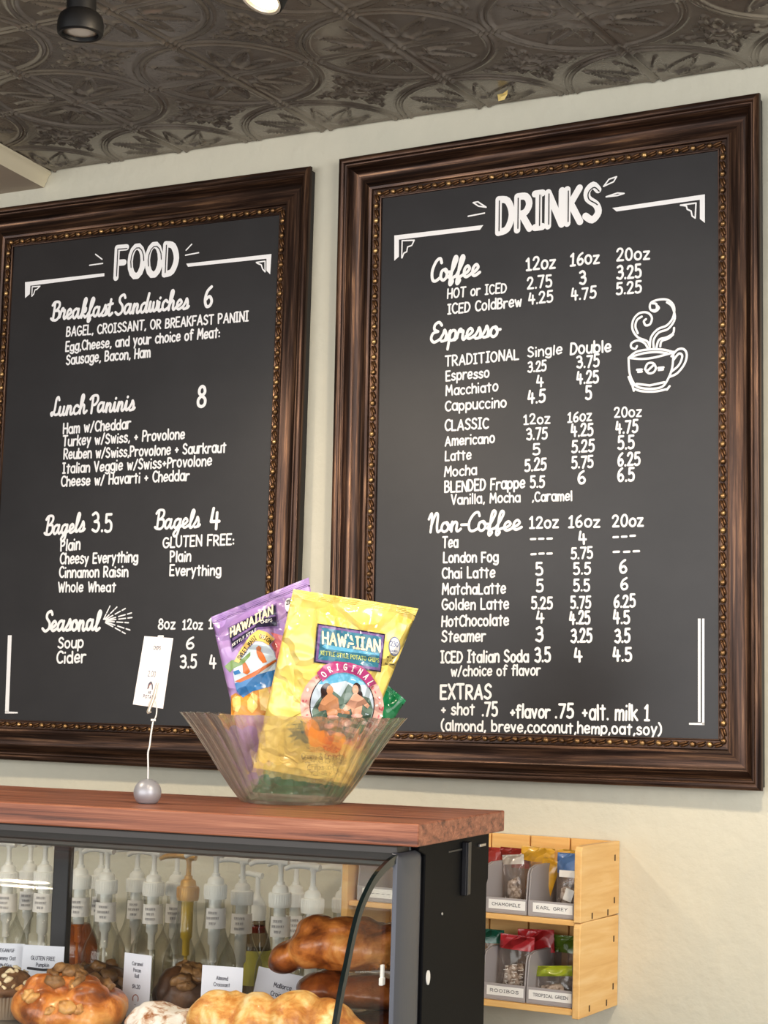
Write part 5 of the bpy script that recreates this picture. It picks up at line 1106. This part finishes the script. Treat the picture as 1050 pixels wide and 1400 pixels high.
def bottle(label, x, y, zcap, kind, level, spin, gold=False, lab=True, tall=0.0, tube='white', body_label=None):
    zb = 0.940; H = zcap-zb-0.016          # bottle mouth height; zcap is the middle of the collar
    t = thing('syrup_bottle', label, 'syrup bottle', (x, y, zb), (0, 0, spin), 'pump bottles behind the pastry case')
    k = H/0.290
    prof = [(0.001, 0.0), (0.033, 0.0), (0.0358, 0.004), (0.0364, 0.02), (0.0364, H-0.118), (0.0362, H-0.104), (0.0352, H-0.094), (0.0328, H-0.084), (0.0290, H-0.075), (0.0242, H-0.066), (0.0205, H-0.058), (0.0180, H-0.048), (0.0164, H-0.034), (0.0155, H-0.018), (0.0152, H)]
    mb = MB(); mb.open_lathe(prof, 32); mb.build('bottle_glass', m_bottle, t, smooth=True)
    if level:
        z = 0.290*k*level; pr = [(0.001, 0.004)]+[(r-0.0022, max(zz, 0.005)) for r, zz in prof[1:] if zz < z]
        rl = pr[-1][0]
        for (r0, z0), (r1, z1) in zip(prof, prof[1:]):
            if z0 <= z < z1: rl = r0+(r1-r0)*(z-z0)/(z1-z0)-0.0022
        pr += [(rl, z), (0.001, z)]
        mb = MB(); mb.open_lathe(pr, 28); mb.build('syrup', SY[kind], t, smooth='auto')
    mp = m_gold_p if gold else m_pump; mt = m_goldtube if gold else m_pump
    p = thing_part('pump', t)
    z = H
    mb = MB(); mb.lathe([(0.0001, z-0.002), (0.0172, z-0.002), (0.0176, z), (0.0176, z+0.0185), (0.0168, z+0.0200), (0.0128, z+0.0204), (0.0126, z+0.0250), (0.0118, z+0.0285), (0.0082, z+0.0315), (0.0064, z+0.0320), (0.0064, z+0.0365), (0.0001, z+0.0375)], 28)
    for i in range(28):
        a = 2*PI*i/28; mb.box(0.0172, 0.0182, -0.0007, 0.0007, z+0.003, z+0.018, RZ(a))
    mb.build('collar', mp, p, smooth='auto')
    mb = MB(); mb.lathe([(0.0042, z+0.036), (0.0040, z+0.058), (0.0060, z+0.061), (0.0060, z+0.066)], 14); mb.build('stem', mp, p, smooth='auto')
    mb = MB(); mb.tube([(0.012, 0, z+0.0655), (0.0, 0, z+0.067), (-0.022, 0, z+0.0675), (-0.042, 0, z+0.0650), (-0.052, 0, z+0.060)], [0.0052, 0.0062, 0.0050, 0.0042, 0.0036], 12); mb.build('spout', mp, p, smooth='auto')
    mb = MB(); mb.lathe([(0.0001, z-0.002), (0.0098, z-0.002), (0.0094, z-0.060-tall), (0.0062, z-0.064-tall), (0.0058, z-0.088-tall), (0.0028, z-0.089-tall), (0.0026, 0.012), (0.0001, 0.011)], 18); mb.build('cylinder', mt, p, smooth='auto')
    if lab:
        zl = z-0.046
        mb = MB(); mb.open_lathe([(0.0178, zl), (0.0170, zl+0.031)], 26, RZ(-2.3+0.2), 0, None, 0, 2.6)
        lo = mb.build('neck_label', m_tape, t, smooth=True)
        mb = MB()
        for i, w in enumerate(([8, 11, 6], [10, 7, 9])[len(label) % 2]):
            zz = zl+0.022-0.008*i
            def pt(q, l=0.0, zz=zz):
                a = -1.15-spin+q[0]/0.0176; r = 0.0182+l; return (r*math.cos(a), r*math.sin(a), zz+q[1])
            xx = -w*0.0009
            for c in range(w):
                ribbon(mb, [(xx+c*0.0018, 0), (xx+c*0.0018+0.0006*(c % 3), 0.0036)] if c % 2 else [(xx+c*0.0018, 0.0034), (xx+c*0.0018+0.0011, 0.0034), (xx+c*0.0018+0.0003, 0.0002)], 0.0006, pt)
        mb.build('label_print', m_tapeink, lo, recalc=False)
    if body_label:
        mb = MB(); mb.open_lathe([(0.0368, 0.05), (0.0368, 0.148)], 36, None); mb.build('body_label', body_label, t, smooth=True)
    return t
def thing_part(name, parent):
    o = bpy.data.objects.new(name, None); COL.objects.link(o); o.parent = parent; o.empty_display_size = 0.01; return o
m_redlabel = mat('red_label', (206, 60, 46), 0.45); m_greylabel = mat('grey_paper_label', (226, 228, 230), 0.5)
SP = [0.35, 0.1, -0.1, 0.2, 0.45, -0.05]
B_ = [
 ('syrup bottle with a white pump, at the very left edge of the case', -0.485, -0.200, 1.241, 'honey', .62, False, 0.0, None),
 ('syrup bottle with an orange neck band, behind the leftmost pair', -0.522, -0.100, 1.234, 'clear', .30, False, 0.0, None),
 ('clear pump bottle just left of the black upright', -0.407, -0.200, 1.247, 'rose', .52, False, 0.02, None),
 ('amber syrup bottle just right of the black upright', -0.331, -0.200, 1.246, 'amber', .80, False, 0.0, None),
 ('pump bottle half hidden behind the clear one right of the amber bottle', -0.366, -0.100, 1.237, 'clear', .2, False, 0.0, None),
 ('clear pump bottle with a framed grey body label, right of the amber bottle', -0.257, -0.225, 1.246, 'clear', .46, False, 0.0, m_greylabel),
 ('pump bottle in the back row, above the tall caramel card', -0.290, -0.100, 1.237, 'clear', .2, False, 0.0, None),
 ('clear pump bottle in the front row, above the tall caramel card', -0.200, -0.175, 1.243, 'clear', .44, False, 0.0, None),
 ('pump bottle in the back row, left of the gold pump', -0.208, -0.100, 1.237, 'clear', .3, False, 0.01, None),
 ('bottle with a gold pump and a red body label', -0.114, -0.200, 1.244, 'clear', .40, True, 0.0, m_redlabel),
 ('pump bottle with yellowish syrup in its neck, right of the gold pump', -0.027, -0.250, 1.257, 'honey', .55, False, 0.01, None),
 ('clear pump bottle second right of the gold pump', -0.027, -0.175, 1.242, 'clear', .42, False, 0.03, None),
 ('clear pump bottle third right of the gold pump, with a long white cylinder', 0.060, -0.200, 1.247, 'clear', .42, False, 0.05, None),
 ('pump bottle in the back row, left of the one above the brown roll', 0.026, -0.100, 1.237, 'clear', .3, False, 0.0, None),
 ('pump bottle standing above the drooping end of the brown roll', 0.134, -0.225, 1.246, 'clear', .3, False, 0.05, None),
 ('rightmost pump bottle, above the middle of the brown roll', 0.100, -0.075, 1.232, 'clear', .3, False, 0.03, None),
]
for i, (lab, x, y, zc, kind, lev, gold, tall, bl) in enumerate(B_):
    bottle(lab, x, y, zc, kind, lev, SP[i % 6]*0.6, gold, not gold, tall, 'white', bl)
# small dark bottle with a yellow label in the back row
t = thing('sauce_bottle', 'small dark bottle with a yellow label and white pump, between two clear pump bottles', 'bottle', (-0.048, -0.098, 0.940))
mb = MB(); mb.open_lathe([(0.001, 0), (0.024, 0), (0.026, 0.004), (0.026, 0.20), (0.022, 0.222), (0.0150, 0.240), (0.0140, 0.262)], 28); mb.build('bottle_glass', clear('dark_glass', (196, 186, 172), (96, 86, 76), 1.0, 0.03), t, smooth=True)
mb = MB(); mb.lathe([(0.0001, 0.252), (0.0158, 0.252), (0.0158, 0.274), (0.0120, 0.280), (0.0060, 0.290), (0.0042, 0.296), (0.0042, 0.322), (0.0001, 0.323)], 24); mb.tube([(0.008, 0, 0.322), (-0.02, 0, 0.325), (-0.036, 0, 0.319)], [0.005, 0.0045, 0.0035], 10); mb.build('pump', m_pump, t, smooth='auto')
mb = MB(); mb.open_lathe([(0.0150, 0.212+.02), (0.0150, 0.222+.02)], 20, None); mb.build('neck_band', mat('red_band', (178, 60, 44), 0.5), t, smooth=True)
mb = MB(); mb.open_lathe([(0.0265, 0.150), (0.0265, 0.205)], 28, None); mb.build('body_label', mat('yellow_label', (206, 200, 96), 0.5), t, smooth=True)

# ------------------------------------------------------------------ bamboo tea rack on the wall
m_bam = mat('bamboo', (226, 172, 98), 0.45, spec=0.4)
nz, mp, cr = noise_color(m_bam, [(0.25, (218, 160, 88)), (0.5, (234, 184, 112)), (0.75, (243, 204, 140))], (3, 30, 60), 6, rough=0.6, distortion=0.4)
m_bam2 = mat('bamboo_end', (226, 172, 98), 0.45, spec=0.4)
noise_color(m_bam2, [(0.25, (220, 166, 98)), (0.5, (234, 188, 120)), (0.75, (243, 206, 146))], (40, 6, 70), 6, rough=0.6, distortion=0.5)
m_pin = mat('dark_joint', (74, 48, 26), 0.7)
X0, X1 = 0.150, 0.5405; YF, YB = -0.148, -0.004; Z0, Z1, Z2 = 1.1065, 1.2335, 1.3490
rack = thing('tea_rack', 'two tier bamboo wall rack holding trays of tea bags, right of the pastry case', 'wall rack', ((X0+X1)/2, YB, Z0))
RL = -Vector(((X0+X1)/2, YB, Z0))
def rb(name, x0, x1, y0, y1, z0, z1, m, bev=0.001):
    mb = MB(); mb.box(x0, x1, y0, y1, z0, z1, Matrix.Translation(RL)); return mb.build(name, m, rack, bevel=bev)
rb('shelf_board', X0, X1-0.011, YF+0.004, YB, Z0, Z0+0.009, m_bam); rb('shelf_board', X0, X1-0.011, YF+0.004, YB, Z1, Z1+0.008, m_bam)
for nm, za, zb_ in (('upper', Z1+0.008, Z2), ('lower', Z0+0.009, Z1)):
    n = 6; w = (X1-0.011-X0)/n
    cuts = [X0, 0.262, 0.3290, 0.3960, 0.4635, X1-0.011]
    for a, b in zip(cuts, cuts[1:]): rb('back_slat', a+0.0012, b-0.0012, YB-0.008, YB, za, zb_, m_bam)
rb('backing', X0, X1-0.011, YB, -0.0008, Z0, Z2-0.002, m_pin, 0)
def end_panel(z0, z1):
    mb = MB(); n = 5
    pts = [(YB+0.003, z0), (YF, z0-0.0015), (YF, z1-0.008), (YF+0.004, z1-0.001), (YF+0.020, z1), (YB+0.003, z1)]
    m = len(pts)
    mb.add([(X1-0.011+RL.x, y+RL.y, z+RL.z) for y, z in pts]+[(X1+RL.x, y+RL.y, z+RL.z) for y, z in pts], [tuple(range(m)), tuple(range(2*m-1, m-1, -1))]+[(i, (i+1) % m, (i+1) % m+m, i+m) for i in range(m)])
    return mb.build('end_panel', m_bam2, rack, bevel=0.0012)
end_panel(Z0-0.002, Z1+0.0055); end_panel(Z1+0.007, Z2)
mb = MB(); mb.box(X0-0.011, X0-0.0002, YF, YB+0.003, Z0-0.002, Z2, Matrix.Translation(RL)); mb.build('end_panel', m_bam2, rack, bevel=0.0012)
for y, z in ((-0.02, 1.325), (-0.02, 1.262), (-0.105, 1.246), (-0.045, 1.246), (-0.02, 1.205), (-0.02, 1.135), (-0.110, 1.114), (-0.045, 1.114)):
    mb = MB(); mb.box(X1-0.0004, X1+0.0004, y-0.002, y+0.002, z-0.0045, z+0.0045, Matrix.Translation(RL)); mb.build('joint_pin', m_pin, rack)
m_tray = mat('frosted_plastic', (196, 190, 190), 0.35, trans=0.0, spec=0.5)
_nt = m_tray.node_tree; _tr = _nt.nodes.new('ShaderNodeBsdfTransparent'); _tr.inputs['Color'].default_value = srgb(216, 210, 210); _mx = _nt.nodes.new('ShaderNodeMixShader'); _mx.inputs['Fac'].default_value = 0.62
_nt.links.new(_tr.outputs[0], _mx.inputs[1]); _nt.links.new(bsdf(m_tray).outputs[0], _mx.inputs[2]); _nt.links.new(_mx.outputs[0], _nt.nodes['Material Output'].inputs['Surface'])
def tray(label, x0, x1, z, front_h, text):
    y0, y1, zt = YF+0.010, YB-0.012, z+0.072
    t = thing('tea_tray', label, 'tray', ((x0+x1)/2, (y0+y1)/2, z), (0, 0, 0), 'frosted trays in the tea rack'); w = (x1-x0)/2-0.0012; dy = (y1-y0)/2
    mb = MB(); mb.box(-w, w, -dy, dy, 0.0, 0.0018); mb.box(-w, w, -dy, -dy+0.0018, 0.0018, front_h)
    mb.build('tray_front', m_tray, t, bevel=0.0006)
    for s in (-1, 1):
        pts = [(-dy+0.0018, 0.0018), (-dy+0.0018, front_h+0.002), (-dy+0.006, 0.060), (-dy+0.012, 0.068), (-dy+0.030, 0.072), (dy, 0.072), (dy, 0.0018)]; m = len(pts); xa, xb = sorted((s*w, s*(w-0.0018)))
        mb = MB(); mb.add([(xa, y, zz) for y, zz in pts]+[(xb, y, zz) for y, zz in pts], [tuple(range(m)), tuple(range(2*m-1, m-1, -1))]+[(i, (i+1) % m, (i+1) % m+m, i+m) for i in range(m)]); mb.build('tray_side', m_tray, t)
    if text:
        lw = min(w*0.86, 0.004+0.0037*len(text)+0.006) if len(text) < 12 else w*0.97
        mb = MB(); mb.box(-lw+0.003, lw+0.003 if len(text) < 12 else lw, -dy-0.0005, -dy-0.0001, front_h*0.28, front_h*0.28+0.0135); lo = mb.build('label', m_white, t)
        mb = MB(); write_line(mb, text, -lw*0.78+0.002, front_h*0.28+0.0048, lw*0.78+0.002, front_h*0.28+0.0048, 0.0042, 'P', lambda p, l=0.0: (p[0], -dy-0.0007-l, p[1]), 0.17); mb.build('label_lettering', m_pen, lo, recalc=False)
xb = [0.1600, 0.2330, 0.3060, 0.3790, 0.4510, 0.5270]
for i in range(5):
    a, b = xb[i], xb[i+1]
    up_ = ['frosted tea tray far left on the upper tier, seen through the case', 'frosted tea tray second from left on the upper tier', 'frosted tea tray behind the black end panel on the upper tier', 'frosted tea tray labelled CHAMOMILE on the upper tier', 'frosted tea tray labelled EARL GREY on the upper tier'][i]
    lo_ = ['frosted tea tray far left on the lower tier', 'frosted tea tray second from left on the lower tier', 'frosted tea tray beside the black end panel on the lower tier', 'frosted tea tray labelled ROOIBOS on the lower tier', 'frosted tea tray labelled TROPICAL GREEN on the lower tier'][i]
    tray(up_, a, b, Z1+0.0085, 0.023, ['-----', '-----', '-----', 'CHAMOMILE', 'EARL GREY'][i])
    tray(lo_, a, b, Z0+0.0095, 0.024, ['-----', '-----', '-----', 'ROOIBOS', 'TROPICAL GREEN'][i])
# tea packets: clear sleeve with a coloured header
m_sleeve = clear('clear_sleeve', (246, 240, 236), (214, 206, 200), 1.0, 0.08, 1.5, 0.4, 0.10)
m_teabag = mat('tea_leaves', (132, 108, 86), 0.8); noise_color(m_teabag, [(0.38, (96, 78, 66)), (0.5, (184, 170, 158)), (0.6, (232, 226, 220))], (120, 120, 120), 3)
def packet(label, x, y, z, w, h, color, head, rx=0.0, ry=0.0, rz=0.0, body=None, print_=False, tag_=False):
    t = thing('tea_packet', label, 'tea packet', (x, y, z), (rx, ry, rz), 'tea packets in the rack trays')
    mc = bpy.data.materials.get('foil_%d_%d_%d' % color) or film('foil_%d_%d_%d' % color, color, tuple(int(c*0.8) for c in color))
    nu, nv = 14, 18
    def at(u, v, s, k=1.0):
        b = (math.sin(PI*u)**0.6)*(max(0, math.sin(PI*min(1, max(0, (v-0.03)/0.94))))**0.6); xx = (u-0.5)*w*(1-0.08*b)
        d = 0.0085*b*k+0.0012*mnoise.noise(Vector((u*5+x*40, v*5, s*2+z*9)))
        return (xx, s*d, v*h)
    zh = 1-head
    def grid(v0, v1, k=1.0):
        mb = MB()
        for s in (-1, 1):
            vs = [at(i/nu, v0+(v1-v0)*j/nv, s, k) for j in range(nv+1) for i in range(nu+1)]
            mb.add(vs, [(j*(nu+1)+i, j*(nu+1)+i+1, (j+1)*(nu+1)+i+1, (j+1)*(nu+1)+i) for j in range(nv) for i in range(nu)])
        return mb
    grid(0, zh).build('sleeve', body or m_sleeve, t, smooth=True); grid(zh, 1, 1.06).build('header', mc, t, smooth=True)
    mb = MB(); a = w*0.33
    mb.add([(-a, -0.004, 0.003), (a, -0.004, 0.003), (a, 0.004, 0.003), (-a, 0.004, 0.003), (-a*0.8, -0.003, h*zh*0.62), (a*0.9, -0.003, h*zh*0.55), (a*0.5, 0.003, h*zh*0.72), (-a*0.6, 0.003, h*zh*0.6)], [(0, 1, 5, 4), (1, 2, 6, 5), (2, 3, 7, 6), (3, 0, 4, 7), (4, 5, 6, 7), (3, 2, 1, 0)])
    mb.build('tea_bag', m_teabag, t, smooth=True)
    if print_:
        mb = MB()
        for i, (xa, za, n) in enumerate(((-0.24, 0.10, 7), (-0.02, 0.08, 8), (0.20, 0.12, 6))):     # illegible upright script: loops and bars
            for j in range(n):
                x0, z0 = w*xa, h*(za+0.062*j)
                q = spl([(x0+0.003*math.sin(j*2.1), z0), (x0+0.0045, z0+0.0012), (x0+0.0020*(j % 3), z0+0.0034)]) if (i+j) % 2 else [(x0, z0), (x0+0.005+0.002*(j % 2), z0+0.0006)]
                ribbon(mb, q, 0.0010, lambda p, l=0.0: (p[0], at(0.5+p[0]/w, min(0.99, max(0, p[1]/h)), -1)[1]-0.0006-l, p[1]))
        mb.build('sleeve_print', m_white, t, recalc=False)
    if tag_:
        mb = MB(); mb.box(-0.008, 0.006, -0.0155, -0.0150, h*0.22, h*0.22+0.018, RY(0.3)); mb.build('tea_tag', m_white, t)
        mb = MB(); mb.box(-w*0.3, w*0.36, -0.0098, -0.0092, h*0.60, h*0.60+0.010); mb.build('paper_band', m_white, t)
zu = Z1+0.0112; zl = Z0+0.0122
m_goldfoil = film('gold_foil', (226, 170, 54), (206, 146, 38))
packet('tea packet with a dark red header behind the black end panel, upper tier', 0.346, -0.070, zu, 0.060, 0.088, (158, 52, 44), 0.40, 0.06)
packet('tea packet with a dark red header, left of the silver sleeve, upper tier', 0.382, -0.040, zu, 0.050, 0.086, (150, 48, 40), 0.34, 0.0, 0.02)
packet('silvery clear tea sleeve leaning in the chamomile tray', 0.408, -0.086, zu, 0.036, 0.080, (206, 198, 190), 0.18, -0.05, -0.10)
packet('gold topped tea packet at the back of the chamomile tray', 0.420, -0.040, zu, 0.056, 0.090, (232, 176, 58), 0.24, 0.02, 0.04, 0.0)
packet('gold tea packet leaning against the divider of the chamomile tray', 0.432, -0.062, zu, 0.030, 0.078, (230, 174, 56), 0.5, 0.0, 0.32, 0.0, m_goldfoil)
packet('gold topped tea packet behind the divider of the earl grey tray', 0.478, -0.034, zu, 0.050, 0.089, (232, 176, 58), 0.30, 0.03)
packet('tea packet with a blue and white header in the earl grey tray', 0.494, -0.088, zu, 0.038, 0.088, (92, 132, 196), 0.34, -0.04, 0.0, 0.0, None, False, True)
packet('tea packet with a dark green header on the lower tier', 0.356, -0.080, zl, 0.066, 0.092, (30, 104, 80), 0.22, 0.05, 0, 0, None, True)
packet('clear tea sleeve with white printing and a red header, lower tier', 0.414, -0.100, zl, 0.056, 0.088, (206, 52, 58), 0.24, -0.06, 0.03, 0, None, True)
packet('red topped tea packet behind the printed sleeve, lower tier', 0.432, -0.052, zl, 0.060, 0.094, (214, 44, 50), 0.36, 0.02, -0.05, 0)
packet('tea packet with a dark olive header at the back of the tropical green tray', 0.486, -0.046, zl, 0.062, 0.088, (98, 128, 40), 0.28, 0.02, 0.0)
packet('tea packet with a lime green header tipped forward in the tropical green tray', 0.482, -0.108, zl, 0.064, 0.050, (168, 184, 44), 0.30, -0.12, -0.10, 0, None, False, False)

# ------------------------------------------------------------------ track spotlights
m_lamp = mat('lamp_black', (11, 11, 12), 0.5, spec=0.25)
m_lens = mat('lamp_lens', (214, 206, 196), 0.3, spec=0.6)
def spot(label, x, y, z, tilt, spin, lit):
    t = thing('track_spotlight', label, 'spotlight', (x, y, z), (tilt[0], tilt[1], spin), 'black track spotlights under the ceiling')
    # local: face looks down -Z
    mb = MB(); mb.open_lathe([(0.0205, -0.004), (0.0235, -0.0045), (0.0252, -0.003), (0.0258, 0.002), (0.0255, 0.010), (0.0235, 0.017), (0.0195, 0.021), (0.0165, 0.0225), (0.0160, 0.052), (0.0150, 0.0525), (0.0148, 0.058), (0.0160, 0.0585), (0.0160, 0.085), (0.012, 0.088), (0.0002, 0.088)], 36)
    mb.open_lathe([(0.0205, -0.004), (0.0190, 0.003), (0.0182, 0.006)], 36)
    mb.build('lamp_head', m_lamp, t, smooth='auto')
    ml = m_lens if not lit else mat('lit_lens', (255, 240, 215), 0.3, emit=(255, 218, 150), estr=26.0)
    mb = MB(); mb.lathe([(0.0001, -0.0022), (0.010, -0.0018), (0.0196, -0.0004)], 32); mb.build('lens', ml, t, smooth=True)
    mb = MB(); mb.tube([(0, 0, 0.086), (0, 0, 0.105)], 0.006, 12); mb.build('swivel', m_lamp, t)
    return t
spot('unlit black track spotlight with a grey lens, hanging at upper left', 0.3284, -1.10, 2.2790, (0.0, 0.0), 0.0, False)
spot('lit track spotlight glowing warm white, cut by the top edge', 0.5680, -1.10, 2.2790, (-0.42, 0.20), 0.0, True)
mb = MB(); mb.box(-1.4, 1.8, -1.118, -1.082, 2.440, 2.462)
tr = tag(mb.build('lighting_track', m_lamp, bevel=0.002), 'black ceiling track that the spotlights hang from', 'lighting track')
for x, z in ((0.3284, 2.389), (0.5660, 2.385)):
    mb = MB(); mb.tube([(0, 0, 0), (0, 0, 2.441-z)], 0.005, 10); o = mb.build('drop_rod', m_lamp, tr); o.location = (x-0*0, -1.10-0.010, z)
for x in (-1.0, 0.2, 1.4):
    mb = MB(); mb.tube([(x, -1.10, 2.461), (x, -1.10, CEIL+0.003)], 0.008, 10); mb.build('track_stem', m_lamp, tr)
l = bpy.data.lights.new('spotlight_bulb', 'POINT'); l.energy = 5.0; l.color = (1.0, 0.80, 0.55); l.shadow_soft_size = 0.02
lo = bpy.data.objects.new('spotlight_bulb', l); COL.objects.link(lo); lo.location = (0.560, -1.118, 2.268)
